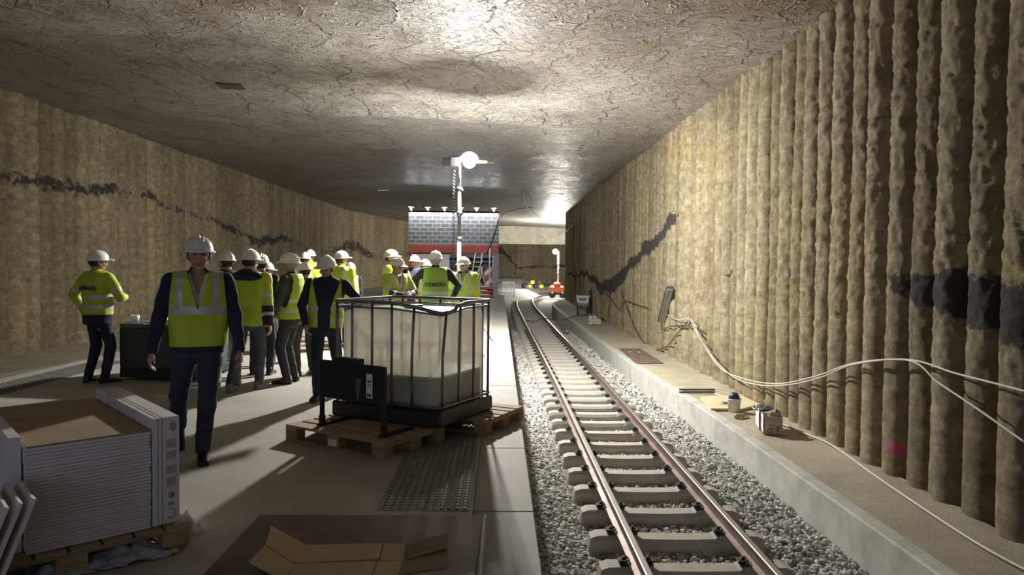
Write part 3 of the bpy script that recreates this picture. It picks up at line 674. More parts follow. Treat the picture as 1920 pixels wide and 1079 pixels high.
# grey bags on the platform end and pallet cages at left of the bank
p = atY(945, 552, 42)
t = empty('wire_fence_panel', (atY(946, 552, 44).x, 44, -.45)); tag(t, 'low grey mesh fence panel beyond the platform end', 'fence')
b = MB(); b.box((0, 0, .95), (1.25, .05, .06)); b.box((0, 0, .1), (1.25, .05, .06)); [b.box((sx, 0, .5), (.06, .05, 1.0)) for sx in (-.6, .6)]; b.build('panel_frame', M_galv, t)
b = MB(); [b.box((-.55+.11*k, 0, .5), (.035, .02, .9)) for k in range(11)]; [b.box((0, 0, .3+.2*k), (1.2, .02, .02)) for k in range(4)]; b.build('mesh_bars', M_galv, t)

# ------------------------------------------------------------------ wood pallets, black pallet, tank
def wood_pallet(corner, ang, lx, ly, label, deck='x'):
    """corner = near corner; local +x along ang, +y perpendicular (left-hand)"""
    root = empty('wooden_pallet', (corner[0], corner[1], 0), ang); tag(root, label, 'pallet')
    n = 5 if ly < 1 else 7; wds = [.145, .10, .145, .10, .145] if n == 5 else [.12]*7
    for k in range(n):
        yy = wds[0]/2 + (ly-wds[0])*k/(n-1); b = MB(); b.box((lx/2, yy, .133), (lx, wds[k], .022), bev=.002); b.build('deck_board', M_pallet, root)
    for k in range(3):
        xx = [.0725, lx/2, lx-.0725][k]; b = MB(); b.box((xx, ly/2, .111), (.145, ly, .022)); b.build('cross_board', M_pallet, root)
        for j in range(3): yy = [.05, ly/2, ly-.05][j]; b = MB(); b.box((xx, yy, .061), (.145, .10 if j != 1 else .145, .078), bev=.002); b.build('block', M_palletd, root)
    for j in range(3): yy = [.05, ly/2, ly-.05][j]; b = MB(); b.box((lx/2, yy, .011), (lx, .10, .022)); b.build('bottom_board', M_palletd, root)
    return root
uA = math.atan2(.451, -.893)                          # long side of the tank, to the back left
P1c = atz(721, 864, 0); a1 = math.atan2(.55, -.83)
# local x along a1 (to back-left), depth to back-right => mirror by starting at the right corner
def pallet_from(cn, ang, lx, ly, label):
    # near corner cn; sides run along ang and along ang-90deg
    d2 = ang-PI/2; c0 = (cn[0]+math.cos(ang)*0, cn[1]); o = Vector((cn[0], cn[1])) + Vector((math.cos(d2), math.sin(d2)))*ly
    return wood_pallet((o.x, o.y), ang, lx, ly, label)
pl = pallet_from((P1c.x, P1c.y), a1, 1.2, .8, 'worn wooden pallet in front, carrying the black panel and the tank corner')
b = MB(); b.box((.55, .803, .065), (.09, .002, .06)); 
pl2 = pallet_from((-.10, 6.72), uA, 1.2, .8, 'wooden pallet at the rear right corner beneath the tank')
# label on the near block
lb = MB(); lb.box((.60, .802, .061), (.10, .003, .06)); tag(lb.build('paper_label', M_label, pl), 'white paper label')

# tank
TA = Vector((-.53, 6.36, 0)); tank = empty('liquid_tank', (TA.x, TA.y, 0), 0); tag(tank, 'dented white plastic tank in a steel tube cage on stacked pallets', 'tank')
ux = Vector((math.cos(uA), math.sin(uA), 0)); vx = Vector((-ux.y, ux.x, 0))*-1       # vx to the back right
if vx.y < 0: vx = -vx
TM = Matrix(((ux.x, vx.x, 0, 0), (ux.y, vx.y, 0, 0), (0, 0, 1, 0), (0, 0, 0, 1)))
LX, LY = 1.17, .99
def dent(x, y, z):                                   # near top corner is pushed in
    f = max(0, 1-math.hypot(x, y)/.5)*max(0, (z-.80)/.49); return (x+.03*f, y+.13*f, z-.065*f)
def rrect(inset, z, r=.10, n=6, dn=True):
    pts = []
    for (cx, cy, a0) in ((LX-inset-r, LY-inset-r, 0), (inset+r, LY-inset-r, 90), (inset+r, inset+r, 180), (LX-inset-r, inset+r, 270)):
        for k in range(n+1): a = R(a0+90*k/n); pts.append((cx+r*math.cos(a), cy+r*math.sin(a), z))
    # densify straight runs
    out = []
    for i in range(len(pts)):
        p_, q_ = pts[i], pts[(i+1) % len(pts)]; L_ = math.dist(p_, q_); k = max(1, int(L_/.07))
        for j in range(k): out.append(tuple(p_[c]+(q_[c]-p_[c])*j/k for c in range(3)))
    return out
def tank_shell(zs, ins, cap=True):
    V = []; fs = []
    for z, i_ in zip(zs, ins):
        for p_ in rrect(i_, z): V.append(TM @ Vector(dent(*p_)))
    n = len(rrect(.03, 0)); ns = [len(rrect(i_, 0)) for i_ in ins]
    return V, ns
def shell(name, zs, inset, mat, bulge=.0):
    base_ = rrect(inset, 0); n = len(base_); V = []; fs = []; cx, cy = LX/2, LY/2
    z0, z1 = zs[0], zs[-1]
    prof = []
    for i, z in enumerate(zs):
        sc_ = 1.0
        if i == 0: sc_ = .93
        if i == len(zs)-1: sc_ = .80
        elif i == len(zs)-2: sc_ = .955
        for (x, y, _) in base_:
            w_ = .008*math.sin(x*9+z*6)*math.sin(y*8+z*3)*bulge
            X_, Y_, Z_ = dent(cx+(x-cx)*(sc_+w_), cy+(y-cy)*(sc_+w_), z); V.append(TM @ Vector((X_, Y_, Z_)))
    for i in range(len(zs)-1):
        for k in range(n): fs.append((i*n+k, i*n+(k+1) % n, (i+1)*n+(k+1) % n, (i+1)*n+k))
    fs.append(tuple(range(n))[::-1]); fs.append(tuple((len(zs)-1)*n+k for k in range(n)))
    b = MB(); b.add(V, fs, 0, True); return b.build(name, mat, tank)
M_liq = simple('greenish_liquid', (.56, .62, .43), .3)
shell('plastic_container', [.30, .33]+list(np.linspace(.36, 1.12, 16))+[1.16, 1.185], .035, M_tank, 1.4)
lq = [.315, .335]+list(np.linspace(.36, .60, 4))
base_ = rrect(.05, 0); nb = len(base_); V = []; fs = []
for z in [.32, .36, .48, .595]:
    for (x, y, _) in base_: V.append(TM @ Vector(dent(x, y, z)))
for i in range(3):
    for k in range(nb): fs.append((i*nb+k, i*nb+(k+1) % nb, (i+1)*nb+(k+1) % nb, (i+1)*nb+k))
fs.append(tuple(range(nb))[::-1]); fs.append(tuple(3*nb+k for k in range(nb)))
b = MB(); b.add(V, fs); tag(b.build('liquid_fill', M_liq, tank), 'greenish liquid showing through the lower half')
def ring(z, rad, name, topdent=False, ins=.0):
    pts = [TM @ Vector(dent(*p_)) for p_ in rrect(ins, z, .07)]
    if topdent:
        pts = []
        for p_ in rrect(ins, z, .07):
            x, y, z_ = dent(*p_); sag = .03*math.exp(-((x-.05)/.2)**2)*(y < .3); pts.append(TM @ Vector((x, y+.02*sag*20, z_-sag)))
    pts.append(pts[0]); pts.append(pts[1]); b = MB(); b.tube(pts, rad, 8, cap=False); b.build(name, M_darkm, tank)
ring(1.252, .018, 'top_rail', True, -.005); ring(1.20, .010, 'upper_rail', False, 0); ring(.325, .014, 'base_rail', False, -.005)
def bar(p_, q_, name='cage_tube'):
    pts = [TM @ Vector(dent(*[p_[c]+(q_[c]-p_[c])*k/6 for c in range(3)])) for k in range(7)]; b = MB(); b.tube(pts, .0125, 8); b.build(name, M_darkm, tank)
for x in (.28, .50, .72, .95, 1.12): bar((x, -.008, .30), (x, -.008, 1.24))
for x in (.1, .35, .6, .85, 1.07): bar((x, LY+.008, .30), (x, LY+.008, 1.24))
for y in (.05, .34, .62, .92): bar((-.008, y, .30), (-.008, y, 1.24)); bar((LX+.008, y, .30), (LX+.008, y, 1.24))
b = MB(); b.box((LX/2, LY/2, .222), (LX+.05, LY+.03, .15), M=TM, bev=.02)
for (x, y) in ((.1, .1), (.6, .1), (1.07, .1), (.1, .9), (.6, .9), (1.07, .9)): b.box((x, y, .165), (.16, .16, .04), M=TM)
b.build('plastic_base', M_black, tank)
b = MB(); b.tube([TM @ Vector((.6, .5, 1.17)), TM @ Vector((.6, .5, 1.21))], .09, 20); b.build('filler_cap', M_black, tank)

# black panel on legs
A = atz(720, 820, .144); B_ = atz(604, 798, .144)
d = (B_-A); wd = d.length; ang = math.atan2(d.y, d.x)
t = empty('black_panel_stand', (A.x, A.y, .144), ang); tag(t, 'black panel on two footed legs standing on the front wooden pallet', 'stand')
def _panel():
    b = MB(); b.box((wd/2, 0, .43), (wd-.02, .03, .335), bev=.006); b.build('panel_sheet', M_blackm, t)
    for x in (0.0, wd): q = MB(); q.box((x, 0, .30), (.035, .035, .59), bev=.004); q.box((x, -.16, .012), (.045, .42, .024), bev=.006); q.box((x, 0, .06), (.06, .05, .08), bev=.012); q.build('leg', M_blackm, t)
    q = MB(); q.box((wd-.30, -.03, .61), (.32, .07, .05), bev=.006); q.build('top_box', M_blackm, t)
_panel()
b = MB(); b.box((.155, .018, .42), (.072, .003, .21)); tag(b.build('paper_label', M_label, t), 'white printed label')
b = MB(); b.box((.155, .0205, .46), (.05, .002, .012)); [b.box((.155, .0205, .44-.012*k), (.045, .002, .004)) for k in range(3)]; [b.box((.135+.006*k, .0205, .34), (.003, .002, .03)) for k in range(8)]; b.build('label_print', M_text, t)
b = MB(); b.add([(.25, .018, .47), (.32, .018, .46), (.31, .018, .33), (.29, .019, .27), (.27, .018, .36)], [(0, 1, 2, 3, 4)][::1]); b.build('torn_sticker', simple('grey_sticker', (.12, .12, .13), .6), t)
# fix: legs sit at both ends (lofts above are placed per leg)

# ------------------------------------------------------------------ tile cartons on a pallet, lower left
c1 = atz(50, 1043, .145); c2 = atz(283, 991, .145); fd = (c2-c1); fd.z = 0; FW = .575; fa = math.atan2(fd.y, fd.x)
BXO = Vector((c1.x, c1.y, 0)); bxr = fa
def local_empty(name, z=0, dx=0, dy=0):
    e = empty(name, (BXO.x + dx*math.cos(fa) - dy*math.sin(fa), BXO.y + dx*math.sin(fa) + dy*math.cos(fa), z), fa); return e
DP = 1.25
pal = local_empty('wooden_pallet', 0, -.28, -.02); tag(pal, 'wooden pallet under the pile of flat white cartons', 'pallet')
PW = 1.06
nb_ = 7
for k in range(7): b = MB(); b.box((.075+ (PW-.15)*k/6, DP/2, .133), (.135, DP+.06, .022), bev=.002); b.build('deck_board', M_pallet, pal)
for k in range(3):
    yy = [.05, DP/2, DP-.05][k]; b = MB(); b.box((PW/2, yy, .111), (PW, .12, .022)); b.build('cross_board', M_pallet, pal)
    for j in range(3): b = MB(); b.box(([.07, PW/2-.06, PW-.08][j], yy, .061), (.145, .12, .078), bev=.002); b.build('block', M_pallet, pal)
for j in range(3): b = MB(); b.box(([.07, PW/2-.06, PW-.08][j], DP/2, .011), (.12, DP, .022)); b.build('bottom_board', M_palletd, pal)
NB = 30; th = .535/NB
b = MB(); b.box((0, 0, 0), (FW, DP, th-.0016), bev=.0022); cm = b.mesh('flat_carton', M_carton)
for k in range(NB):
    e = link('flat_carton', cm); jx, jy = random.uniform(-.003, .003), random.uniform(-.004, .002)
    lx_, ly_ = FW/2+jx, DP/2+jy
    e.location = (BXO.x + lx_*math.cos(fa)-ly_*math.sin(fa), BXO.y + lx_*math.sin(fa)+ly_*math.cos(fa), .146+th*(k+.5)); e.rotation_euler = (0, 0, fa+random.uniform(-.002, .002))
    lab = 'flat white tile carton in the tall pile on the left pallet'
    if k == NB-1: lab = 'uppermost flat white carton of the pile on the left pallet'
    if k == 0: lab = 'lowest flat white carton of the pile, resting on the left pallet'
    tag(e, lab, 'carton', 'flat cartons piled on the left pallet')
zt_ = .146+.535
b = MB(); b.box((FW/2, DP/2, zt_+.004), (FW-.01, DP-.01, .007), bev=.002); e = b.build('cardboard_sheet', M_cartonb); e.location = BXO; e.rotation_euler = (0, 0, fa); tag(e, 'brown cardboard sheet covering the top of the carton pile', 'cardboard')
# cartons standing on edge at the right of the pile
xx = FW+.008
for k, (tw, hh, lab) in enumerate(((.030, .60, 'narrow carton on edge directly against the right of the pile'), (.022, .60, 'thinnest carton on edge, between narrow and wide ones right of the pile'), (.092, .60, 'wide printed carton on edge at the outer right of the pile'))):
    for j in range(1):
        e = local_empty('upright_carton', .146, xx+tw/2, DP/2); b = MB(); b.box((0, 0, hh/2), (tw-.002, DP-.01*k, hh), bev=.003); b.build('carton_box', M_carton, e)
        for q in (-.22, .02, .24)[:3]:
            bb = MB(); bb.box((0, q*DP, hh/2+.0005), (tw, .004, hh+.001)); bb.build('seam', M_text, e) if k == 0 else None
        if k == 2:
            yy = -DP/2+.009
            for zz, hz in ((.545, 0), (.45, 1), (.385, 1), (.305, 1), (.235, 1), (.16, 2), (.11, 3)):
                bb = MB()
                if hz == 0: bb.ell((.01, yy, zz), (.018, .003, .026), 14, 8)
                elif hz == 1:
                    bb.box((.0, yy, zz), (.05, .003, .048))
                elif hz == 2: bb.tube([(0, yy, zz), (0, yy-.001, zz)], .018, 8)
                else: bb.box((.0, yy, zz), (.035, .003, .02)); bb.tube(smoothpath([(-.02, yy, .04), (.012, yy, .03), (.02, yy, .07), (-.01, yy, .085)], 4), .003, 5)
                bb.build('printed_symbol', M_print if hz in (0, 2, 3) else simple('pale_print', (.42, .37, .40), .7), e)
    xx += tw+.001
    tag(e, lab, 'carton', 'cartons standing on edge around the pile')
e = local_empty('upright_carton', .146, -.035, DP/2+.06); b = MB(); b.box((0, 0, .29), (.055, DP-.02, .585), bev=.003); b.build('carton_box', M_carton, e); tag(e, 'carton on edge against the left side of the pile', 'carton', 'cartons standing on edge around the pile')
# leaning panels at the left frame edge
for k in range(3):
    e = local_empty('leaning_panel', .005, -.235-.055*k, -.22-.03*k); b = MB(); Mt = Matrix.Rotation(R(21), 4, 'Y')
    b.box((0, 0, .29), (.020, .40, .57), M=Mt, bev=.002); b.build('panel_sheet', M_carton, e)
    tag(e, ['pale panel leaning left of the carton pile, innermost', 'pale panel leaning left of the carton pile, middle one', 'pale panel leaning left of the carton pile, outermost'][k], 'panel', 'panels leaning beside the carton pile')
# torn film under and beside the pallet
def crumple(name, c, sx, sy, h, mat, label, cat, seed=0, n=26, rz=0):
    xs = np.linspace(-1, 1, n); X, Y = np.meshgrid(xs, xs); 
    Z = h*(.5+.5*fbm(X*2.2+seed, Y*2.2, 4, seed)) + h*.6*np.abs(fbm(X*5+seed, Y*5, 2, seed+9)); r = np.hypot(X, Y)*(1+.3*fbm(X*3, Y*3, 2, seed+4))
    Z = Z*np.clip(1.2-r, 0, 1)+.004
    Xa = X*sx*(1+.18*fbm(Y*3+seed, X*1, 2, seed+1)); Ya = Y*sy*(1+.25*fbm(X*3, Y+seed, 2, seed+2))
    fc = grid_faces(n, n); cen = r.ravel()[fc].mean(1); fc = fc[cen < 1.12]
    o = link(name, mesh_np(name, np.stack([Xa, Ya, Z], -1).reshape(-1, 3), fc, [mat], None, True)); o.location = c; o.rotation_euler = (0, 0, rz)
    md = o.modifiers.new('s', 'SOLIDIFY'); md.thickness = .0015
    tag(o, label, cat); return o
M_filmg = simple('dusty_plastic_film', (.42, .44, .48), .3, 0, .3, 12, .6, 25)
p = atz(240, 1045, 0); crumple('plastic_film', (p.x, p.y, 0), .22, .13, .09, M_filmg, 'crumpled grey plastic film on the floor before the pallet middle', 'plastic film', 3, rz=.6)
p = atz(150, 1068, 0); crumple('plastic_film', (p.x-.08, p.y-.02, 0), .17, .10, .10, M_filmg, 'crumpled plastic film under the left end of the carton pallet', 'plastic film', 11, rz=.3)
p = atz(335, 1003, 0); crumple('plastic_film', (p.x-.0, p.y+.02, 0), .12, .10, .13, M_film, 'clear wrap bunched at the right corner of the carton pallet', 'plastic film', 21, rz=.9)
p = atz(130, 740, 0)

# dark board with the opened cardboard
q0, q1 = atz(487, 966, .018), atz(905, 967, .018); q2 = atz(890, 1079, .018); q3 = atz(380, 1079, .018)
def ext(a, b, k): return a + (b-a)*k
q2 = ext(q1, q2, 1.9); q3 = ext(q0, q3, 1.9)
b = MB(); b.add([(*q.xy, .018) for q in (q0, q1, q2, q3)] + [(*q.xy, .001) for q in (q0, q1, q2, q3)], [(3, 2, 1, 0), (4, 5, 6, 7), (0, 1, 5, 4), (1, 2, 6, 5), (2, 3, 7, 6), (3, 0, 4, 7)])
o = b.build('plywood_sheet', simple('brown_film_board', (.10, .062, .05), .55, 0, .35, 2.5, .1, 30)); tag(o, 'large dark brown board lying flat on the near platform', 'board')
q = [atz(x, y, .004) for x, y in ((903, 968), (913, 968), (905, 1079), (893, 1079))]; q[2] = ext(q[1], q[2], 1.8); q[3] = ext(q[0], q[3], 1.8)
n = 40; V = []
for k in range(n):
    for j in range(5):
        p = (q[0]*(1-k/(n-1))+q[3]*k/(n-1))*(1-j/4) + (q[1]*(1-k/(n-1))+q[2]*k/(n-1))*(j/4); V.append((p.x+.01*j*0, p.y, .008+.012*math.sin(PI*j/4)+.004*mnoise.noise(p*40)))
o = link('film_strip', mesh_np('film_strip', V, grid_faces(n, 5)[:, ::-1], [M_film], None, True)); tag(o, 'narrow clear film strip along the right edge of the brown board', 'plastic film')

M_card = simple('kraft_cardboard', (.50, .39, .21), .8, 0, .1, 5)
cb = empty('opened_carton', (*atz(620, 1030, .02).xy, .02)); tag(cb, 'opened flattened cardboard box with raised flaps on the brown board', 'cardboard')
def flap(name, pix, zs=None, mat=M_card):
    pts = [Vector(atz(x, y, .022 + (zs[i] if zs else 0))) for i, (x, y) in enumerate(pix)]
    V = [p-cb.location for p in pts]; n_ = len(V); Vb = [v-Vector((0, 0, .004)) for v in V]
    b = MB(); b.add(V+Vb, [tuple(range(n_)), tuple(range(n_, 2*n_))[::-1]]+[(i, (i+1) % n_, n_+(i+1) % n_, n_+i) for i in range(n_)]); o = b.build(name, mat, cb)
    return o
flap('end_flap', [(508, 986), (574, 1022), (552, 1056), (498, 1022)], [.10, .0, .0, .08]); flap('end_flap', [(497, 1024), (552, 1058), (532, 1090), (466, 1054)], [.08, .0, .0, .06])
flap('side_panel', [(574, 1022), (718, 1019), (710, 1048), (552, 1056)], [.0, .03, .0, 0]); flap('side_panel', [(552, 1058), (706, 1052), (690, 1100), (530, 1100)])
flap('middle_panel', [(720, 1019), (760, 1020), (757, 1052), (713, 1050)], [.03, .03, 0, 0]); flap('middle_panel', [(709, 1053), (754, 1053), (740, 1100), (692, 1100)])
M_cardd = simple('dull_cardboard', (.23, .17, .11), .8, 0, .1, 5)
flap('long_flap', [(761, 1050), (838, 1027), (839, 1000), (762, 1022)], [0, .02, .02, .02], M_cardd); flap('long_flap', [(755, 1054), (838, 1030), (838, 1064), (750, 1078)], [0, .0, .0, 0], M_cardd)

# ------------------------------------------------------------------ dark crate stack with cups, left
pc = atz(224, 713, 0); pd_ = atz(318, 716, 0)
t = empty('dark_crate', (pc.x, pc.y, 0), 0); t.rotation_euler.z = math.atan2(pd_.y-pc.y, pd_.x-pc.x); wd2 = (pd_-pc).length+.35
tag(t, 'dark green block crate behind the walking man with cups on top', 'crate')
M_gr = simple('dark_green_grey', (.055, .065, .055), .7, 0, .2, 6, .3, 20)
b = MB(); b.box((wd2/2, .5, .10), (wd2, 1.0, .12), bev=.01); b.build('base_skid', simple('black_skid', (.02, .02, .02), .7), t)
b = MB(); b.box((wd2/2, .5, .43), (wd2, 1.0, .54), bev=.012); b.build('crate_body', M_gr, t)
for k in range(3): b = MB(); b.box((wd2*(k+.5)/3, .5, .735), (wd2/3-.01, 1.0, .06), bev=.008); b.build('lid_block', simple('grey_green_lid', (.10, .11, .095), .7), t)
def on_crate(dx, dy): a = t.rotation_euler.z; return (pc.x+dx*math.cos(a)-dy*math.sin(a), pc.y+dx*math.sin(a)+dy*math.cos(a), .765)
def cup(dx, dy, r, h, label):
    b = MB(); b.loft([(0, r*.72, r*.72), (h*.5, r*.88, r*.88), (h, r, r), (h, r*.9, r*.9), (h*.2, r*.7, r*.7)], 18, pw=2); o = b.build('cup', M_white); o.location = on_crate(dx, dy); tag(o, label, 'cup', 'cups on the dark crate')
cup(.10, .2, .055, .10, 'tall white cup on the left end of the dark crate'); cup(.50, .25, .045, .07, 'small white cup at the middle of the dark crate'); cup(.60, .3, .04, .06, 'smallest white cup beside the paper on the dark crate')
b = MB(); b.box((0, 0, .006), (.3, .2, .012), .3); o = b.build('paper_stack', M_label); o.location = on_crate(.8, .3); tag(o, 'white papers lying on the dark crate', 'paper')

# ------------------------------------------------------------------ things on the right walkway
ZK = -.70
def wk(x, y, z=ZK): return atz(x, y, z)
# carton with white plastic bags
def open_box(name, near_right, near_left, depth, h, mat, label, liner=True, printed=False):
    A, B_ = near_left, near_right; d = B_-A; wdt = d.length; ang = math.atan2(d.y, d.x)
    root = empty(name, (A.x, A.y, ZK), ang); tag(root, label, 'box')
    b = MB(); tck = .006
    for (c_, s_) in (((wdt/2, tck/2, h/2), (wdt, tck, h)), ((wdt/2, depth-tck/2, h/2), (wdt, tck, h)), ((tck/2, depth/2, h/2), (tck, depth, h)), ((wdt-tck/2, depth/2, h/2), (tck, depth, h)), ((wdt/2, depth/2, .01), (wdt, depth, .012))): b.box(c_, s_)
    b.build('carton_walls', mat, root)
    if liner:
        V = []; n = 14
        for j in range(n):
            for k in range(8): u = j/(n-1); z = h*(1.04-.98*k/7) + (.02*math.sin(u*9) if k == 0 else 0); V.append((-.008-.006*mnoise.noise((u*6, k*.7, wdt)), u*depth, z))
        o = link('plastic_liner', mesh_np('plastic_liner', V, grid_faces(n, 8), [simple('white_liner', (.88, .90, .94), .5, 0, .05, 5)], None, True), root)
        md = o.modifiers.new('s', 'SOLIDIFY'); md.thickness = .003
    if printed:
        bb = MB(); bb.box((wdt*.72, -.002, h*.33), (wdt*.2, .004, h*.36), bev=.001); bb.build('printed_panel', simple('rose_print', (.42, .32, .30), .7), root)
        bb = MB(); bb.box((wdt*.76, -.006, h*.33), (wdt*.09, .003, h*.24)); bb.build('printed_bottle', simple('dark_print', (.09, .08, .10), .6), root)
        bb = MB(); bb.tube(smoothpath([(wdt*.15, -.003, h*.2), (wdt*.3, -.003, h*.28), (wdt*.42, -.003, h*.38), (wdt*.4, -.003, h*.12), (wdt*.25, -.003, h*.1)], 5), .005, 5); bb.tube([(wdt*.3, -.003, h*.55), (wdt*.5, -.003, h*.5)], .004, 5); bb.build('printed_sketch', simple('dark_print2', (.12, .11, .14), .6), root)
        bb = MB(); bb.box((wdt*.5, -.003, h*.88), (wdt*.8, .003, h*.02)); bb.box((wdt*.4, -.003, h*.80), (wdt*.5, .003, h*.02)); bb.build('printed_line', M_print, root)
    return root
M_cbx = simple('buff_carton', (.48, .39, .31), .75, 0, .1, 6)
n0, n1 = wk(1432, 815), wk(1467, 817)
bx_a = open_box('open_carton', n1, n0, .20, .25, M_cbx, 'buff printed carton overflowing with rags, nearest on the right walkway', True, True)
f0, f1 = wk(1396, 796), wk(1420, 803)
_pp = Vector((-(n1-n0).y, (n1-n0).x, 0)).normalized(); f0 = n0 + _pp*.25 + Vector((-.03, 0, 0)); f1 = n1 + _pp*.25 + Vector((-.03, 0, 0))
bx_b = open_box('open_carton', f1, f0, .36, .27, M_cbx, 'white lined carton just behind the printed one, full of dark scraps', True)
def rag(parentloc, dims, seed, mat, label, rz=0, cat='cloth'):
    me_ = bpy.data.meshes.new('rag'); bm = bmesh.new(); bmesh.ops.create_icosphere(bm, subdivisions=3, radius=1)
    for v in bm.verts:
        n_ = mnoise.noise(v.co*1.7 + Vector((seed, 0, 0)))*.5 + mnoise.noise(v.co*4 + Vector((0, seed, 0)))*.3; v.co *= 1+n_; v.co = Vector((v.co.x*dims[0], v.co.y*dims[1], v.co.z*dims[2]))
    bm.to_mesh(me_); bm.free(); me_.materials.append(mat); [setattr(p_, 'use_smooth', False) for p_ in me_.polygons]
    o = link('rag', me_); o.location = parentloc; o.rotation_euler.z = rz; tag(o, label, cat); return o
ca = math.atan2((n1-n0).y, (n1-n0).x)
def inbox(o0, dx, dy, z): return (o0.x+dx*math.cos(ca)-dy*math.sin(ca), o0.y+dx*math.sin(ca)+dy*math.cos(ca), ZK+z)
rag(inbox(n0, .13, .10, .26), (.10, .075, .055), 3, simple('beige_rag', (.42, .37, .28), .9), 'crumpled beige rag heaped in the printed carton')
rag(inbox(n0, .18, .13, .275), (.05, .05, .05), 8, simple('maroon_rag', (.11, .06, .05), .9), 'dark reddish rag lying in the printed carton')
rag(inbox(n0+Vector((-.02, .28, 0)), .15, .16, .27), (.12, .15, .05), 5, simple('dark_scraps', (.07, .065, .065), .8), 'dark crumpled scraps heaped in the white lined carton')
b = MB(); b.tube([inbox(n0, .10, .42, .27), inbox(n0, .06, .45, .40)], .008, 6); o = b.build('white_stick', M_white); tag(o, 'short white stick poking up from the white lined carton', 'stick')
# bucket with a blue ball-shaped lid
p = wk(1376, 772); t = empty('bucket', (p.x, p.y, ZK)); tag(t, 'white bucket with a dark blue dome on top, on cardboard', 'bucket')
b = MB(); b.loft([(0, .085, .085), (.19, .105, .105), (.195, .112, .112), (.21, .112, .112), (.21, .10, .10), (.03, .08, .08)], 24, pw=2); b.build('bucket_body', simple('cream_bucket', (.72, .69, .62), .5), t)
b = MB(); b.ell((0, 0, .225), (.085, .085, .085), 18, 12); tag(b.build('dome', simple('navy_dome', (.012, .03, .09), .4), t), 'dark blue dome')
b = MB(); b.tube(smoothpath([(-.108, 0, .19), (-.07, -.09, .15), (.0, -.125, .13), (.07, -.09, .15), (.108, 0, .19)], 5), .003, 5); b.build('bucket_handle', M_galv, t)
# cardboard sheets below
def sheet(name, pix, z, h, mat, label, cat):
    pts = [wk(x, y, z) for x, y in pix]; c_ = sum(pts, Vector())/len(pts); n_ = len(pts); c_.z = z
    V = [p-c_ for p in pts]; b = MB(); b.add([(v.x, v.y, h) for v in V]+[(v.x, v.y, 0) for v in V], [tuple(range(n_))[::-1], tuple(range(n_, 2*n_))]+[((i+1) % n_, i, n_+i, n_+(i+1) % n_) for i in range(n_)])
    bm = None; o = b.build(name, mat); o.location = c_; tag(o, label, cat); return o
sheet('cardboard_sheet', ((1333, 770), (1313, 748), (1390, 745), (1425, 762), (1390, 771)), ZK, .035, simple('pale_card', (.58, .50, .33), .8, 0, .1, 6), 'pale flattened cardboard under the white bucket', 'cardboard')
p = wk(1358, 757, ZK+.04); b = MB(); b.tube([(0, 0, 0), (0, 0, .02)], .075, 22); b.tube([(0, 0, .02), (0, 0, .024)], .055, 22, 1); o = b.build('metal_disc', [M_galv, M_darkm]); o.location = (p.x, p.y, ZK+.036); tag(o, 'round grey metal disc lying left of the white bucket', 'disc')
# channels
for k, yy in enumerate((732, 737)):
    a, c_ = wk(1274, yy), wk(1340, yy); v = c_-a; t = empty('steel_channel', (a.x, a.y, ZK), math.atan2(v.y, v.x))
    b = MB(); L_ = v.length; b.box((L_/2, 0, .022), (L_, .05, .006)); b.box((L_/2, -.024, .012), (L_, .004, .024)); b.box((L_/2, .024, .012), (L_, .004, .024)); b.build('channel_body', simple('brown_steel', (.10, .085, .07), .6), t)
    tag(t, ['dark steel channel on the walkway, the farther of two', 'dark steel channel on the walkway, the nearer of two'][k], 'metal profile', 'steel channels lying on the right walkway')
p = wk(1385, 783); t = empty('glove', (p.x+.05, p.y, ZK), .4); b = MB(); b.ell((0, 0, .03), (.06, .045, .028)); [b.cone((.04, -.03+.02*k, .025), (.10, -.035+.024*k, .018), .011, .009, 8) for k in range(4)]; b.cone((0, .04, .025), (.04, .07, .02), .012, .01, 8); b.cone((-.04, 0, .03), (-.11, 0, .025), .035, .04, 12); b.build('glove_body', simple('tan_glove', (.40, .33, .20), .85), t); tag(t, 'tan work glove on the walkway left of the white lined carton', 'glove')
# rusty plate, drain cover
sheet('cover_plate', ((1160, 654), (1200, 654), (1245, 682), (1192, 682)), ZK, .008, simple('rusty_plate', (.16, .11, .085), .75, 0, .3, 4), 'flat brown metal cover plate on the right walkway', 'plate')
for k, (px, py) in enumerate(((1181, 661), (1199, 661))):
    p = wk(px, py, ZK+.008); b = MB(); b.ell((0, 0, .004), (.03, .03, .012), 10, 6); o = b.build('paper_scrap', M_white); o.location = (p.x, p.y, ZK+.010); tag(o, ['white scrap on the brown plate, left one', 'white scrap on the brown plate, right one'][k], 'scrap', 'white scraps on the brown plate')
# site power box on a stand
p = wk(1092, 592); t = empty('power_distribution_box', (p.x, p.y, ZK)); tag(t, 'white and grey site power box on a black tube stand by the right wall', 'power box')
b = MB(); b.box((0, 0, .72), (.52, .34, .26), bev=.03); b.build('box_body', M_white, t)
b = MB(); b.box((0, -.01, .88), (.62, .42, .06), bev=.02); b.build('box_lid', M_white, t)
b = MB(); b.box((-.02, -.175, .74), (.36, .012, .13)); b.build('window_cover', simple('slate_blue', (.12, .15, .22), .3), t)
b = MB(); b.box((.0, -.17, .52), (.46, .2, .16), bev=.01); b.build('socket_panel', simple('grey_socket_panel', (.35, .36, .38), .5), t)
for k in range(4): b = MB(); b.tube([(-.17+.11*k, -.27, .52), (-.17+.11*k, -.33, .50)], .035, 10); b.build('socket', M_red if k % 2 == 0 else simple('socket_blue', (.05, .12, .4), .5), t)
for sx in (-.22, .22):
    b = MB(); b.tube([(sx, -.15, .5), (sx, -.16, .03), (sx, .22, .03), (sx, .15, .5)], .018, 8); b.build('stand_leg', M_blackm, t)
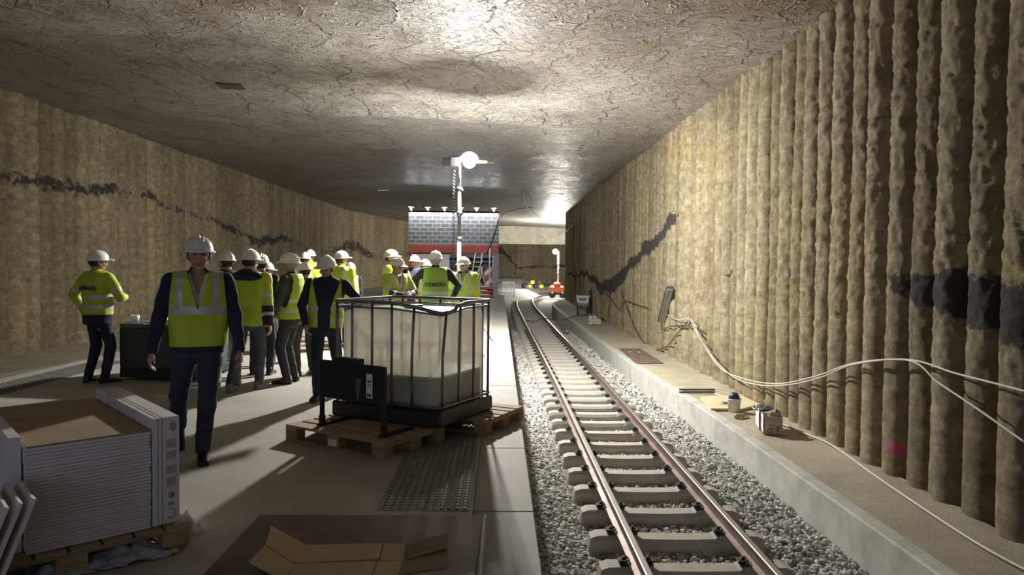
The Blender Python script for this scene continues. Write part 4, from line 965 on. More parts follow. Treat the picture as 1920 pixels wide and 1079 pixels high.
b = MB(); b.tube(smoothpath([(-.1, -.3, .45), (-.16, -.35, .2), (-.2, -.33, .04), (.1, -.3, .03), (.2, -.25, .05), (-.05, -.2, .06)], 6), .018, 6); b.build('cable_loop', M_cabled, t)
# rubble box + black hollow at the wall
p = wk(1114, 609); t = empty('brick_pile', (p.x, p.y, ZK)); tag(t, 'small stack of broken blocks on the walkway near the power box', 'rubble', kind=None)
for k in range(8): b = MB(); b.box((-.14+.16*(k % 3), .05*(k % 2), .06+.11*(k//3)), (.15, .12, .10), random.uniform(-.4, .4), bev=.01); b.build('block', M_kerb, t)
p = atX(1134, 601, XR-.05); b = MB(); b.box((-.03, 0, 0), (.05, .75, .10), bev=.01); o = b.build('black_trough', M_black); o.location = (XR-.12, p.y, ZK+.12); tag(o, 'black plastic trough at the foot of the right wall', 'trough')
# black sheet added in place of the dark wall hollow beside the power box
p = atX(1108, 575, XR-.03); b = MB(); b.box((0, 0, 0), (.06, .50, 1.15), bev=.02); o = b.build('hollow_sheet', M_black); o.location = (XR-.10, p.y, ZK+.6); tag(o, 'black sheet standing in for a dark hollow in the wall behind the power box', 'sheet')
# duct hung on the wall
pa, pb = atX(1240, 602, XR-.10), atX(1256, 540, XR-.10); pb = Vector((XR-.10, pa.y-1.15, pb.z)) if False else pb
t = empty('wall_duct', tuple(pa)); tag(t, 'grey steel duct leaning at an angle on the right pile wall', 'duct'); d = pb-pa
b = MB(); Mz = d.to_track_quat('Z', 'Y').to_matrix().to_4x4(); b.box((0, 0, d.length/2), (.16, .16, d.length), M=Mz, bev=.01); b.build('duct_body', M_galv, t)
b = MB(); b.box((0, 0, d.length/2), (.19, .05, d.length*1.02), M=Mz); b.build('duct_flange', M_darkm, t)
# track debris, far equipment
p = atz(1060, 625, -1.12); t = empty('metal_scrap', (p.x, p.y, -1.14)); tag(t, 'small dark metal scraps on the ballast right of the rails', 'scrap')
for k in range(4): b = MB(); b.box((-.12+.08*k, .02*(k % 2), .03), (.09, .05, .05), k*.7, bev=.008); b.build('scrap_piece', M_clip, t)
def trolley(x, y, Y, label):
    p = atY(x, y, Y); t = empty('cable_drum_trolley', (p.x, Y, -.50)); tag(t, label, 'equipment')
    M_y = simple('yellow_black', (.55, .45, .05), .6)
    b = MB(); b.box((0, 0, .35), (1.9, .8, .12), bev=.02); b.build('frame', M_black, t)
    for k in range(4): b = MB(); b.tube([(-.75+.5*k, -.4, .22), (-.75+.5*k, .4, .22)], .2, 12); b.build('roller', M_y if k % 2 else M_black, t)
    for k in range(3): b = MB(); b.box((-.6+.6*k, 0, .55), (.35, .6, .3), bev=.04); b.build('load_box', M_black if k != 1 else M_y, t)
trolley(998, 540, 62, 'low black and yellow equipment on the far gravel bank')
# dark plate for the hole in the ceiling
p0 = atz(433, 160, ceil_z(-5, 19)); 
r_ = ray(433, 160); 
for _ in range(4): p0 = atz(433, 160, ceil_z(p0.x, p0.y))
b = MB(); b.box((0, 0, 0), (.52, .42, .06), 0.1); o = b.build('ceiling_recess', simple('dark_recess', (.06, .055, .05), .8)); o.location = (p0.x, p0.y, ceil_z(p0.x, p0.y)-.01); tag(o, 'dark rectangular plate set in the ceiling at the left', 'ceiling plate')

# ------------------------------------------------------------------ cables
def cable(name, pts, r, mat, label, sub=8):
    b = MB(); b.tube(smoothpath(pts, sub), r, 6); o = b.build(name, mat); tag(o, label, 'cable'); return o
XC = XR-.06
def wp(l, off=0): return [atX(x, y, XC-off) for x, y in l]
cable('hanging_cable', wp([(1250, 590), (1270, 600), (1296, 600), (1316, 640), (1350, 690), (1400, 712), (1460, 720), (1530, 706), (1600, 682), (1703, 675), (1790, 700), (1860, 718), (1925, 735)], .05), .0105, M_cable, 'pale cable sagging along the right pile wall, upper one')
cable('hanging_cable', wp([(1296, 604), (1325, 655), (1370, 704), (1420, 722), (1480, 722), (1540, 708), (1600, 684), (1703, 676), (1760, 718), (1830, 765), (1925, 832)], .07), .0105, M_cable, 'pale cable dropping steeply to the right frame edge, lower one')
cable('floor_cable', [Vector((*wk(x, y).xy, ZK+.018)) for x, y in ((1340, 740), (1352, 745), (1395, 758))] + [Vector((*wk(x, y).xy, ZK+.018)) for x, y in ((1440, 785), (1500, 812), (1560, 838), (1640, 895), (1720, 950), (1800, 1003), (1860, 1040), (1925, 1075))], .013, M_cable, 'pale cable lying along the right walkway')
cable('wall_cable', wp([(1128, 547), (1145, 560), (1160, 580), (1172, 565), (1190, 570), (1215, 578)]), .012, M_cabled, 'thin dark cable tangled on the stained part of the right wall')
cable('wall_cable', wp([(1165, 550), (1178, 585), (1190, 615), (1205, 640), (1225, 656), (1250, 650), (1275, 620), (1290, 602)]), .014, M_cabled, 'dark cable looping low on the wall below the duct')
cable('wall_cable', wp([(1140, 595), (1142, 575), (1146, 560), (1135, 548)]), .012, M_cabled, 'short dark cable dropping towards the black trough')
cable('wall_cable', wp([(1240, 606), (1242, 618), (1260, 612), (1296, 612), (1318, 622)]), .014, M_cabled, 'dark cable running out from the foot of the duct')
cable('wall_cable', wp([(1056, 437), (1064, 432), (1075, 424), (1073, 470), (1076, 500), (1080, 560)]), .014, M_cabled, 'dark cable hanging down the far right wall to the power box')
cable('floor_cable', [Vector((*wk(x, y).xy, ZK+.02)) for x, y in ((1085, 590), (1060, 600))] + [atz(1042, 600, -.9), atz(1020, 598, -.87), atz(1000, 603, -1.0), atz(985, 600, -1.05)], .016, M_cabled, 'dark cable crossing the rails from the power box')
cz = lambda x, y: (lambda p: p)(atz(x, y, ceil_z(2, 28)-.03))
cable('ceiling_cable', [atz(x, y, ceil_z(1, 30)-.06) for x, y in ((938, 410), (950, 398), (985, 390), (1000, 388))]+[atz(x, y, ceil_z(1, 30)-.08) for x, y in ((984, 360), (983, 375), (990, 392), (1005, 405), (1030, 418))], .02, M_cabled, 'dark cable looping under the ceiling towards the far wall')
p, q = atY(935, 412, 35), atY(913, 475, 35.2); cable('hanging_lead', [p, (p+q)/2+Vector((.03, 0, -.03)), q], .03, M_cabled, 'dark lead slanting down across the block wall')
b = MB(); p = atY(720, 357, 30); b.box((0, 0, 0), (.55, .08, .04)); o = b.build('ceiling_strip', M_white); p = atz(718, 357, ceil_z(-6, 34)-.05); o.location = (p.x, p.y, ceil_z(p.x, p.y)-.06); tag(o, 'short pale strip fixed to the ceiling left of the mast', 'strip')
p = atz(905, 588, 0); t = empty('paper_wrap', (p.x-.02, p.y, 0)); b = MB(); b.ell((0, 0, .05), (.07, .10, .05)); b.ell((.03, .12, .04), (.05, .06, .04)); b.build('wrap_body', M_white, t); tag(t, 'crumpled white wrap on the platform behind the tank', 'litter')

# ------------------------------------------------------------------ people
DG = bpy.context.evaluated_depsgraph_get
def remesh(mb, name, mats, vox, smooth_it=3, facecol=None, post=None, cuts=None):
    me = mb.mesh('tmp', []); o = bpy.data.objects.new('tmp', me); COL.objects.link(o)
    r = o.modifiers.new('r', 'REMESH'); r.mode = 'VOXEL'; r.voxel_size = vox; r.use_smooth_shade = True
    if smooth_it: q = o.modifiers.new('q', 'SMOOTH'); q.factor = .5; q.iterations = smooth_it
    dg = DG(); dg.update(); out = bpy.data.meshes.new_from_object(o.evaluated_get(dg)); bpy.data.objects.remove(o); bpy.data.meshes.remove(me)
    out.name = name; out.materials.clear()
    for m_ in mats: out.materials.append(m_)
    if post or cuts or facecol:
        bm = bmesh.new(); bm.from_mesh(out)
        for (co, no) in (cuts or []): bmesh.ops.bisect_plane(bm, geom=bm.verts[:]+bm.edges[:]+bm.faces[:], plane_co=co, plane_no=no, dist=1e-5)
        if post: post(bm)
        if facecol:
            for f in bm.faces: f.material_index = facecol(f.calc_center_median())
        bm.to_mesh(out); bm.free()
    out.polygons.foreach_set('use_smooth', [True]*len(out.polygons)); out.update(); return out

def ik(S, T, a, b_, pole):
    S = Vector(S); T = Vector(T); d = T-S; L_ = min(d.length, (a+b_)*.999); d.normalize(); T = S+d*L_
    x = (a*a-b_*b_+L_*L_)/(2*L_); h = math.sqrt(max(0, a*a-x*x)); p = Vector(pole); p = (p-d*p.dot(d)).normalized()
    return S+d*x+p*h, T

# shared hat and shoe meshes
def hat_mesh():
    b = MB(); secs = []
    for k in range(9):
        a_ = k/8*PI/2; secs.append((.125*math.sin(a_), .122*math.cos(a_)+.001, .150*math.cos(a_)+.001))
    b.loft([(-.022, .126, .154), (-.012, .130, .158)] + secs[0:], 28, pw=2.05)
    b.loft([(-.026, .118, .145), (-.026, .141, .170), (-.018, .143, .172), (-.008, .125, .152)], 28, pw=2.0)
    b.loft([(-.030, .085, .04, -.165), (-.028, .100, .062, -.165), (-.016, .098, .060, -.160), (.0, .075, .03, -.14)], 20, pw=2.2)
    pts = [(0, -.152*math.cos(a_), .127*math.sin(a_)) for a_ in np.linspace(.15, PI-.15, 16)]; b.tube(pts, .012, 6)
    for sx in (-.035, .035): b.tube([(sx, -.145*math.cos(a_), .119*math.sin(a_)) for a_ in np.linspace(.4, PI-.4, 12)], .005, 5)
    return b.mesh('hard_hat', M_hat)
HAT = hat_mesh()
def shoe_mesh(mat):
    b = MB(); M_ = Matrix.Rotation(PI/2, 4, 'X')        # length along -Y
    b.loft([(-.075, .030, .030, .035), (-.07, .037, .038, .042), (-.02, .040, .046, .048), (.05, .043, .034, .036), (.12, .048, .028, .030), (.17, .043, .022, .024), (.20, .025, .014, .018)], 16, M=M_)
    b.box((0, -.06, .006), (.085, .27, .014), bev=.006)
    b.loft([(.03, .034, .05, .02), (.11, .042, .048, .02)], 14)
    return b.mesh('shoe', mat)
SHOES = {m_.name: shoe_mesh(m_) for m_ in (M_shoe, M_shoeg, M_shoeb)}

def add_hand(b, W, d, nrm, sgn, curl=.5):
    """W wrist, d pointing direction, nrm palm normal, sgn side of the thumb along d x nrm"""
    d = Vector(d).normalized(); nrm = Vector(nrm); nrm = (nrm-d*nrm.dot(d)).normalized(); sd = d.cross(nrm)*sgn
    Mx = Matrix((( sd.x, nrm.x, d.x, W[0]), (sd.y, nrm.y, d.y, W[1]), (sd.z, nrm.z, d.z, W[2]), (0, 0, 0, 1)))
    b.loft([(-.02, .028, .020), (.02, .034, .017), (.06, .042, .016), (.095, .040, .012)], 14, M=Mx)
    for k, (ln, off) in enumerate(((.075, .030), (.083, .010), (.077, -.010), (.062, -.029))):
        a0 = curl*.55+.08*k; p0 = Vector((off, 0, .088)); v1 = Vector((off*.08, math.sin(a0), math.cos(a0))); p1 = p0+v1*ln*.5
        a1_ = a0+curl*.9; v2 = Vector((0, math.sin(a1_), math.cos(a1_))); p2 = p1+v2*ln*.5
        b.cone(Mx @ p0, Mx @ p1, .0095, .0088, 8); b.cone(Mx @ p1, Mx @ p2, .0088, .0075, 8)
    p0 = Vector((.028, .004, .02)); p1 = Vector((.058, .018, .055)); p2 = Vector((.056, .032, .085)); b.cone(Mx @ p0, Mx @ p1, .013, .0105, 8); b.cone(Mx @ p1, Mx @ p2, .0105, .0085, 8)

def person(px, py_head, Y, yaw, label, top='vest', H=None, lean=(0, 0), twist=0, head=(0, 0, 0), arms=None, feet=None, vox=.010, bulk=1.0, trousers=None, sleeve=None, shoes=None, hair=None,
           vest_mat=None, open_front=.0, stripes=((.20, .26), (.05, .11)), vert=True, beard=None, text=None, hood=None, shirt=None, glasses=False, hem=-.06, collar=None, ysleeve=False, coat=-.10, navyshoulder=False, hat_up=0):
    p = atY(px, py_head, Y); top_z = p.z
    s = (H or top_z/1.828)
    root = empty('person', (p.x, Y, 0), R(yaw)); tag(root, label, 'person'); root.scale = (s, s, s)
    T = Matrix.Translation((0, 0, .93)) @ Matrix.Rotation(R(lean[0]), 4, 'X') @ Matrix.Rotation(R(lean[1]), 4, 'Y') @ Matrix.Rotation(R(twist), 4, 'Z')
    TI = T.inverted()
    HT = T @ Matrix.Translation((0, .01, .60)) @ Matrix.Rotation(R(head[2]), 4, 'Z') @ Matrix.Rotation(R(head[0]), 4, 'X') @ Matrix.Rotation(R(head[1]), 4, 'Y') @ Matrix.Translation((0, -.015, .102)) @ Matrix.Scale(1.07, 4)
    sh = [T @ Vector((sx*.190*min(bulk, 1.08), 0, .495)) for sx in (-1, 1)]
    arms = arms or {}; ah = [arms.get('l', (-.26, -.02, -.13)), arms.get('r', (.26, -.02, -.13))]
    poles = [arms.get('lp', (-.5, 1, 0)), arms.get('rp', (.5, 1, 0))]
    AR = []
    for i in (0, 1): t_ = T @ Vector(ah[i]); e_, w_ = ik(sh[i], t_, .30, .27, T.to_3x3() @ Vector(poles[i])); AR.append((sh[i], e_, w_))
    feet = feet or {}; ft = [feet.get('l', (-.12, 0, .09, -8, 0)), feet.get('r', (.12, 0, .09, 8, 0))]
    LG = []
    for i, sx in enumerate((-1, 1)):
        hp = Vector((sx*.09, 0, .92)); k_, a_ = ik(hp, ft[i][:3], .435, .42, (sx*.1, -1, 0)); LG.append((hp, k_, a_))
    def torso(b, g, z0=-.10, z1=.56, neck=False):
        B_ = bulk; S_ = [(-.10, .165, .118, 0), (0, .172, .122, -.002), (.12, .160*B_, .112*B_, -.006*B_), (.25, .168*B_, .116*B_, -.004), (.38, .182*B_, .120*B_, 0), (.475, .180*B_, .108, .004), (.525, .148, .090, .008), (.565, .085, .070, .012)]
        def at(z): return tuple(np.interp(z, [q[0] for q in S_], [q[c_] for q in S_]) for c_ in (1, 2, 3))
        zs = [z for z in [q[0] for q in S_] if z0 < z < z1]; zs = [z0]+zs+[z1]; sc_ = []
        for z in zs: rx, ry, cy = at(z); sc_.append((z + (.8*g if z > .44 else 0), rx+g, ry+g, cy))
        b.loft(sc_, 24, M=T, pw=2.35)
    # body
    b = MB(); torso(b, -.012); b.cone(T @ Vector((0, .012, .50)), HT @ Vector((0, .025, -.07)), .056, .054, 14)
    Hh = MB(); b.ell((0, .012, .025), (.076, .096, .10), 18, 12, M=HT); b.ell((0, -.018, -.045), (.058, .066, .066), 16, 10, M=HT); b.ell((0, -.055, -.092), (.027, .026, .022), 12, 8, M=HT)
    b.cone(HT @ Vector((0, -.088, .012)), HT @ Vector((0, -.108, -.022)), .009, .014, 8); b.ell((0, -.098, -.028), (.018, .012, .010), 10, 6, M=HT)
    b.ell((0, -.078, .033), (.052, .018, .012), 12, 6, M=HT)
    for sx in (-1, 1): b.ell((sx*.078, .012, -.008), (.010, .020, .032), 10, 8, M=HT); b.ell((sx*.036, -.066, -.032), (.022, .02, .02), 10, 6, M=HT)
    b.ell((0, -.084, -.063), (.025, .012, .009), 10, 6, M=HT)
    for i, (S_, E_, W_) in enumerate(AR):
        b.cone(S_, E_, .050, .040); b.cone(E_, W_, .041, .028)
        d = (W_-E_); pn = arms.get('ln' if i == 0 else 'rn', (1 if i == 0 else -1, 0, 0)); pn = T.to_3x3() @ Vector(pn)
        dd = arms.get('ld' if i == 0 else 'rd'); dd = (T.to_3x3() @ Vector(dd)) if dd else d
        dn = dd.normalized(); nn_ = pn - dn*pn.dot(dn); fw = T.to_3x3() @ Vector((0, -1, 0)); sg = 1 if dn.cross(nn_).dot(fw + Vector((0, 0, .6))) > 0 else -1
        add_hand(b, W_, dd, pn, sg, arms.get('curl', .6))
    for i, (S_, K_, A_) in enumerate(LG): b.cone(S_, K_, .080, .055); b.cone(K_, A_, .056, .036)
    HTI = HT.inverted()
    def fcol(c_):
        q = HTI @ c_
        if abs(q.x) < .09 and -.14 < q.y < -.04 and abs(q.z) < .12:
            for sx in (-1, 1):
                if ((q.x-sx*.031)/.016)**2 + ((q.z-.010)/.0075)**2 < 1 and q.y < -.06: return 2
                if abs(q.x-sx*.033) < .022 and abs(q.z-.034+.1*abs(abs(q.x)-.033)) < .0055 and q.y < -.06: return 3
            if abs(q.x) < .026 and abs(q.z+.063 - .5*abs(q.x)**1.5*8*.1) < .0045: return 4 if vox < .008 else 1
            if abs(q.x) < .028 and abs(q.z+.063) < .010: return 1
        if beard and q.z < -.03 and q.y < .02 and not (abs(q.x) < .02 and q.z > -.05) and abs(q.x) < .08 and q.z > -.13: return 5
        return 0
    def sock(bm):
        for v in bm.verts:
            q = HTI @ v.co
            if abs(q.x) < .09 and q.y < -.03 and abs(q.z) < .1:
                f = sum(math.exp(-((q.x-sx*.031)/.014)**2-((q.z-.010)/.011)**2) for sx in (-1, 1)); q.y += .009*f; v.co = HT @ q
    o = link('body', remesh(b, 'body', [M_skin, M_lip, M_eye, M_hair, M_teeth, M_hairg], vox*.72 if vox < .01 else vox*.85, 2, fcol, sock), root)
    # hair and hat
    hm = hair or M_hair
    b = MB(); b.ell((0, .018, .02), (.083, .100, .095), 20, 14, M=HT); me_ = b.mesh('hair', hm); bm = bmesh.new(); bm.from_mesh(me_)
    dl = [f for f in bm.faces if (lambda q: q.z < -.055 or (q.y < -.01 and q.z < .05) or q.y < -.06)(HTI @ f.calc_center_median())]; bmesh.ops.delete(bm, geom=dl, context='FACES'); bm.to_mesh(me_); bm.free(); ho = link('hair', me_, root)
    ho.modifiers.new('s', 'SOLIDIFY').thickness = .006
    h = link('hard_hat', HAT, root); h.matrix_local = HT @ Matrix.Translation((0, .004, .042+hat_up)) @ Matrix.Rotation(R(-4), 4, 'X') @ Matrix.Scale(.84, 4)
    if glasses:
        b = MB()
        for sx in (-1, 1): b.tube([HT @ Vector((sx*.032+.019*math.cos(a_), -.092, .008+.014*math.sin(a_))) for a_ in np.linspace(0, 2*PI, 12)], .002, 5); b.tube([HT @ Vector((sx*.05, -.090, .01)), HT @ Vector((sx*.08, .0, .008))], .002, 5)
        b.tube([HT @ Vector((-.012, -.094, .011)), HT @ Vector((.012, -.094, .011))], .002, 5); b.build('glasses', M_black, root)
    # trousers
    tm = trousers or M_navy
    b = MB(); torso(b, .006, -.12, .06)
    for i, (S_, K_, A_) in enumerate(LG): b.cone(S_, K_, .098, .074); b.cone(K_, A_+Vector((0, 0, .0)), .074, .058)
    b.ell((0, .0, .86), (.13, .11, .10), 16, 10)
    def wrinkle(amp):
        def f(bm):
            for v in bm.verts: v.co += v.normal*amp*(mnoise.noise(v.co*Vector((9, 9, 14)).x if False else Vector((v.co.x*9, v.co.y*9, v.co.z*13+Y))) )
        return f
    link('trousers', remesh(b, 'trousers', [tm], vox*1.1, 4, None, wrinkle(.007)), root)
    for i in (0, 1):
        q = ft[i]; so = link('shoe', SHOES[(shoes or M_shoe).name], root)
        so.matrix_local = Matrix.Translation(LG[i][2]) @ Matrix.Rotation(R(q[3]), 4, 'Z') @ Matrix.Rotation(R(q[4]), 4, 'X') @ Matrix.Translation((0, -.005, -.09))
    # upper garment
    sm = sleeve or M_navy; vm = vest_mat or M_yel
    def armt(c_):
        best = (9, 0, 0)
        for i, (S_, E_, W_) in enumerate(AR):
            for j, (a_, b2) in enumerate(((S_, E_), (E_, W_))):
                d = b2-a_; t_ = max(0, min(1, (c_-a_).dot(d)/d.length_squared)); ds = (c_-(a_+d*t_)).length
                if ds < best[0]: best = (ds, j+t_, i)
        return best
    def garment_col(c_):
        q = TI @ c_; a_ = armt(c_)
        isarm = a_[0] < .085 and a_[1] > .12 and (abs(q.x) > .17*bulk or a_[1] > .9)
        if isarm:
            if .62 < a_[1] < .80: return 1
            if 1.45 < a_[1] < 1.60: return 1
            if a_[1] > 1.15: return 2 if not ysleeve else 0
            return 0
        if navyshoulder and q.z > .40-.35*abs(q.x) and q.y > -.02: return 2
        for (z0, z1) in stripes:
            if z0 < q.z < z1: return 1
        if vert and .11 < abs(q.x) < .158 and q.z > stripes[0][1]: return 1
        if q.z < hem: return 2
        return 0
    band_cuts = [(T @ Vector((0, 0, z)), T.to_3x3() @ Vector((0, 0, 1))) for pr in stripes for z in pr]
    if vert: band_cuts += [(T @ Vector((x, 0, 0)), T.to_3x3() @ Vector((1, 0, 0))) for x in (-.158, -.11, .11, .158)]
    def v_cut(apex, halfw, ymax=-.02):
        def inside(q): return q.y < ymax and q.z > apex and abs(q.x) < halfw*(q.z-apex)/(.52-apex)
        return inside
    jk = MB(); g = .024 if top == 'vest' else .034
    torso(jk, g, coat, .555)
    for i, (S_, E_, W_) in enumerate(AR):
        jk.cone(S_, E_, .072 if top == 'vest' else .080, .058 if top == 'vest' else .068); jk.cone(E_, W_-(W_-E_).normalized()*.01, .059 if top == 'vest' else .068, .044 if top == 'vest' else .052)
    jk.cone(T @ Vector((0, .022, .52)), T @ Vector((0, .012, .585)), .078, .070, 16)
    def jpost(bm):
        wrinkle(.009)(bm)
        ins = v_cut(.16 if shirt else .40, .085)
        n1 = T.to_3x3()
        dl = [f for f in bm.faces if ins(TI @ f.calc_center_median())] if (shirt or collar is None) else []
        if dl: bmesh.ops.delete(bm, geom=dl, context='FACES')
        up_ = [f for f in bm.faces if (TI @ f.calc_center_median()).z > .61]
        if up_: bmesh.ops.delete(bm, geom=up_, context='FACES')
    vcuts = []
    if shirt or collar is None:
        ap = .16 if shirt else .40
        for sx in (-1, 1): vcuts.append((T @ Vector((0, 0, ap)), T.to_3x3() @ Vector((.52-ap, 0, -sx*.085)).normalized()))
    jo = link('jacket', remesh(jk, 'jacket', [sm] if top == 'vest' else [vm, M_silver, sm], vox*1.1, 3, None if top == 'vest' else garment_col, jpost, (vcuts if top == 'vest' else band_cuts+vcuts)), root)
    jo.modifiers.new('s', 'SOLIDIFY').thickness = .004
    if shirt:
        b = MB(); torso(b, .008, -.02, .55); b.cone(T @ Vector((0, .012, .52)), T @ Vector((0, .004, .60)), .066, .062, 16)
        def sp_(bm):
            ins = v_cut(.36, .045); dl = [f for f in bm.faces if ins(TI @ f.calc_center_median()) or (TI @ f.calc_center_median()).z > .60]; bmesh.ops.delete(bm, geom=dl, context='FACES')
        link('shirt', remesh(b, 'shirt', [shirt], vox, 2, None, sp_), root)
    if top == 'vest':
        b = MB(); torso(b, .046, hem-.06, .55); b.cone(sh[0], sh[0]+(sh[1]-sh[0])*.25, .088, .09); b.cone(sh[1], sh[1]+(sh[0]-sh[1])*.25, .088, .09)
        hw = .205*bulk; VA, VW = (.27, .075) if shirt else (.19, .10)
        def vp(bm):
            wrinkle(.007)(bm)
            def kill(f):
                q = TI @ f.calc_center_median()
                if q.z < hem or q.z > .575: return True
                if abs(q.x) > hw - .03*max(0, q.z-.15)/.3 and q.z > .12: return True
                if q.y < -.0 and q.z > VA and abs(q.x) < VW*(q.z-VA)/(.55-VA) + open_front: return True
                if open_front and q.y < 0 and abs(q.x) < open_front: return True
                if math.hypot(q.x, (q.y-.01)*1.1) < .092 and q.z > .50: return True
                return False
            dl = [f for f in bm.faces if kill(f)]; bmesh.ops.delete(bm, geom=dl, context='FACES')
        n_ = T.to_3x3(); extra = [(T @ Vector((0, 0, hem)), n_ @ Vector((0, 0, 1))), (T @ Vector((sx*0, 0, 0)), n_ @ Vector((1, 0, 0)))][:1]
        for sx in (-1, 1):
            extra.append((T @ Vector((sx*hw, 0, .15)), n_ @ Vector((1, 0, sx*.1)).normalized()))
            extra.append((T @ Vector((sx*open_front, 0, VA)), n_ @ Vector((.55-VA, 0, -sx*VW)).normalized()))
        def vcol(c_):
            q = TI @ c_
            for (z0, z1) in stripes:
                if z0 < q.z < z1: return 1
            if vert and .11 < abs(q.x) < .158 and q.z > stripes[0][1]: return 1
            return 0
        vo = link('safety_vest', remesh(b, 'safety_vest', [vm, M_silver], vox, 3, vcol, vp, band_cuts+extra), root)
        vo.modifiers.new('s', 'SOLIDIFY').thickness = .005
    if hood:
        b = MB(); b.ell((0, .085, .515), (.20, .085, .085), 20, 12, M=T); b.ell((0, .03, .565), (.14, .10, .055), 18, 10, M=T)
        link('hood', remesh(b, 'hood', [hood], vox*1.1, 4), root)
    if collar:
        b = MB(); n_ = 22; pts = [T @ Vector((.082*math.sin(a_), .010-.080*math.cos(a_)*-1, .575-.02*abs(math.cos(a_/2)))) for a_ in np.linspace(-2.5, 2.5, n_)]; b.tube(pts, .026, 8); b.build('collar', collar, root)
    if text:
        cu = bpy.data.curves.new('lettering', 'FONT'); cu.body = text[0]; cu.size = text[1]; cu.align_x = 'CENTER'; cu.extrude = .0015; cu.offset = .002; cu.space_character = 1.12
        to = bpy.data.objects.new('tmp', cu); COL.objects.link(to); dg = DG(); dg.update(); me_ = bpy.data.meshes.new_from_object(to.evaluated_get(dg)); bpy.data.objects.remove(to)
        me_.materials.clear(); me_.materials.append(M_text)
        zc = text[2]; yo = .046 if top == 'vest' else .04
        # wrap the flat letters round the back of the garment
        bm = bmesh.new(); bm.from_mesh(me_); bmesh.ops.triangulate(bm, faces=bm.faces[:]); bmesh.ops.subdivide_edges(bm, edges=[e for e in bm.edges if e.calc_length() > .02], cuts=2)
        RX, RY = .180*bulk+yo, .120*bulk+yo
        for v in bm.verts:
            x = -v.co.x; zz = v.co.y; d_ = v.co.z; a_ = min(1, abs(x)/RX); v.co = T @ Vector((x, RY*(1-a_**2.35)**(1/2.35)+.012+d_, zc+zz))
        bm.to_mesh(me_); bm.free(); link('lettering', me_, root)
    return root

Q = 5.93
ARM_DOWN = {}
# the walking man in front
person(372, 433, Q, 20, 'man in navy blazer and yellow vest walking towards the camera past the cartons', vox=.0085, bulk=1.10, lean=(-1, 0), head=(4, 0, 4),
       arms={'l': (-.345, -.03, -.09), 'r': (.315, -.10, -.10), 'lp': (-1, .6, 0), 'rp': (1, .6, 0), 'ln': (1, .2, 0), 'rn': (-1, .2, 0), 'curl': .7},
       feet={'l': (-.17, .34, .20, 5, 48), 'r': (.03, -.10, .09, 4, 0)}, trousers=M_jean, sleeve=M_navy, shirt=M_shirt, hem=-.02, stripes=((.235, .295),), hair=M_hair, coat=-.08)
# far left man seen from behind
person(182, 465, 9.55, 158, 'person from behind in a yellow jacket with dark hem, standing alone beside the dark crate', top='jacket', vox=.012, bulk=1.1, head=(2, 0, -22), text=('SIEMENS', .075, .33), sleeve=M_navy,
       arms={'l': (-.20, -.26, .22), 'r': (.30, -.05, .02), 'lp': (-1, .3, -1), 'rp': (1, .6, -.3)}, feet={'l': (-.13, 0, .09, -20, 0), 'r': (.12, .05, .09, 20, 0)}, ysleeve=True, hem=.0, coat=-.14, collar=M_navy, stripes=((.20, .26), (.07, .13)), vert=False)
# group between the walking man and the tank
person(425, 465, 9.35, 200, 'person in a dark hooded coat half hidden behind the walking man, looking right', top='vest', vox=.012, vest_mat=M_charc, sleeve=M_charc, hood=M_navy, head=(6, 0, 40), shoes=M_shoeg, trousers=M_beige, stripes=((.9, .91),), vert=False)
person(468, 462, 9.0, 176, 'person from behind in a yellow jacket with a navy hood and navy sleeves', top='jacket', vox=.012, bulk=1.1, head=(5, 0, -12), sleeve=M_navy, hood=M_navy, trousers=M_greyt, hem=-.12, coat=-.10, navyshoulder=False,
       arms={'l': (-.27, .02, -.12), 'r': (.30, -.05, -.10)}, feet={'l': (-.06, -.14, .09, -15, 0), 'r': (.20, .12, .09, 10, 0)}, stripes=((.9, .91),), vert=False, shoes=M_shoeg)
person(490, 471, 10.3, 185, 'person in a hard hat hidden behind the navy hooded one, only helmet and legs showing', vox=.014, sleeve=M_navy, trousers=M_charc, head=(0, 0, 10))
person(497, 486, 11.2, 170, 'shorter person in yellow behind the navy hooded one, helmet lowered', vox=.014, sleeve=M_charc, head=(10, 0, -20))
person(545, 470, 9.65, 262, 'man in left profile with a charcoal jacket and yellow vest, hands low', vox=.011, bulk=1.0, head=(3, 0, 8), sleeve=M_charc, trousers=M_charc, hair=M_hairg, shoes=M_shoeb,
       arms={'l': (-.20, -.16, -.06), 'r': (.24, -.20, -.02)}, hem=-.04, coat=-.13, stripes=((.18, .23), (.05, .10)), vert=False)
person(572, 487, 10.3, 215, 'person in a brown jacket and vest turned away behind the profile man', vox=.013, sleeve=M_brownc, trousers=M_brownc, head=(14, 0, 10), arms={'l': (-.2, -.24, .10), 'r': (.2, -.24, .10)})
person(572, 470, 15.5, 180, 'far person from behind in yellow, left one of two helmets between the taller men', top='jacket', vox=.016, sleeve=M_navy, ysleeve=True, head=(5, 0, 0))
person(582, 465, 17.5, 190, 'farthest person in yellow, right one of two helmets between the taller men', top='jacket', vox=.016, sleeve=M_navy, ysleeve=True)
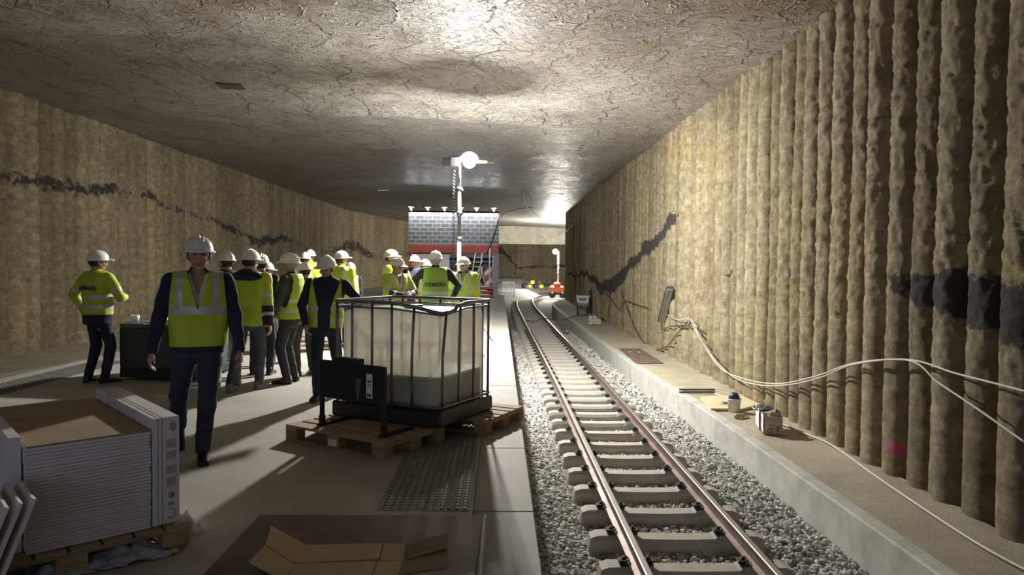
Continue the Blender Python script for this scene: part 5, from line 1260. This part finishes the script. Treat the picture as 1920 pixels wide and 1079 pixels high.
person(611, 473, 8.65, 5, 'man in a navy jumper with an open vest resting an arm on the tank cage', vox=.010, bulk=1.08, lean=(-2, 2), head=(16, 0, -22), sleeve=M_navy, trousers=M_navy, open_front=.075, shirt=None, collar=M_navy, hem=-.05,
       arms={'l': (-.22, -.16, -.02), 'r': (.33, -.26, .19), 'lp': (-1, .5, 0), 'rp': (1, .8, -.3), 'rd': (.6, -.7, 0), 'rn': (0, 0, -1)}, feet={'l': (-.07, -.22, .10, -10, 4), 'r': (.16, .18, .09, 10, 0)}, stripes=((.16, .21), (.02, .07)), vert=False, coat=-.14, glasses=True)
person(640, 467, 13.4, 165, 'person from behind in a yellow jacket with vertical tape, right of the leaning man', top='jacket', vox=.014, sleeve=M_navy, ysleeve=True, head=(0, 0, -30), bulk=1.05)
person(657, 489, 14.6, 190, 'shortest person in yellow and navy behind the tank, left end', vox=.015, sleeve=M_navy)
# group around the mast behind the tank
person(733, 465, 14.2, 95, 'tall person in yellow behind the man with the phone', top='jacket', vox=.014, sleeve=M_navy, ysleeve=True, head=(0, 0, -10))
person(743, 479, 12.2, 38, 'man in a yellow jacket with taped shoulders looking down at his hands behind the tank', top='jacket', vox=.010, bulk=1.06, head=(12, 0, 18), sleeve=M_navy, shirt=M_shirt, arms={'l': (-.06, -.33, .20), 'r': (.12, -.30, .20), 'lp': (-1, 0, -1), 'rp': (1, 0, -1)}, stripes=((.2, .26), (.06, .12)))
person(778, 475, 15.2, 20, 'bespectacled man in a navy coat facing the camera before the white sheet', vox=.012, sleeve=M_navy, head=(2, 0, -25), bulk=1.05, open_front=.06, collar=M_navy)
person(797, 483, 14.0, 30, 'person almost hidden left of the lettered vest', vox=.014, sleeve=M_navy, collar=M_navy)
person(817, 466, 12.7, 184, 'person from behind in a lime vest with black lettering on the back', vox=.009, bulk=1.12, sleeve=M_navy, vest_mat=M_green, text=('SIEMENS', .092, .25), hair=M_hairg, head=(0, 0, 0), stripes=((.10, .165),), vert=False,
       arms={'l': (-.30, -.12, .04), 'r': (.36, -.12, .06), 'lp': (-1, .4, -.2), 'rp': (1, .4, -.2)})
person(871, 478, 13.3, -14, 'grey bearded man with glasses and yellow jacket, right of the lettered vest', top='jacket', vox=.010, bulk=1.1, head=(8, 0, -14), sleeve=M_navy, ysleeve=True, beard=True, hair=M_hairg, glasses=True, hood=None, collar=M_navy, shirt=M_shirt, stripes=((.06, .12),),
       arms={'l': (-.22, -.2, .05), 'r': (.28, -.06, -.08)})
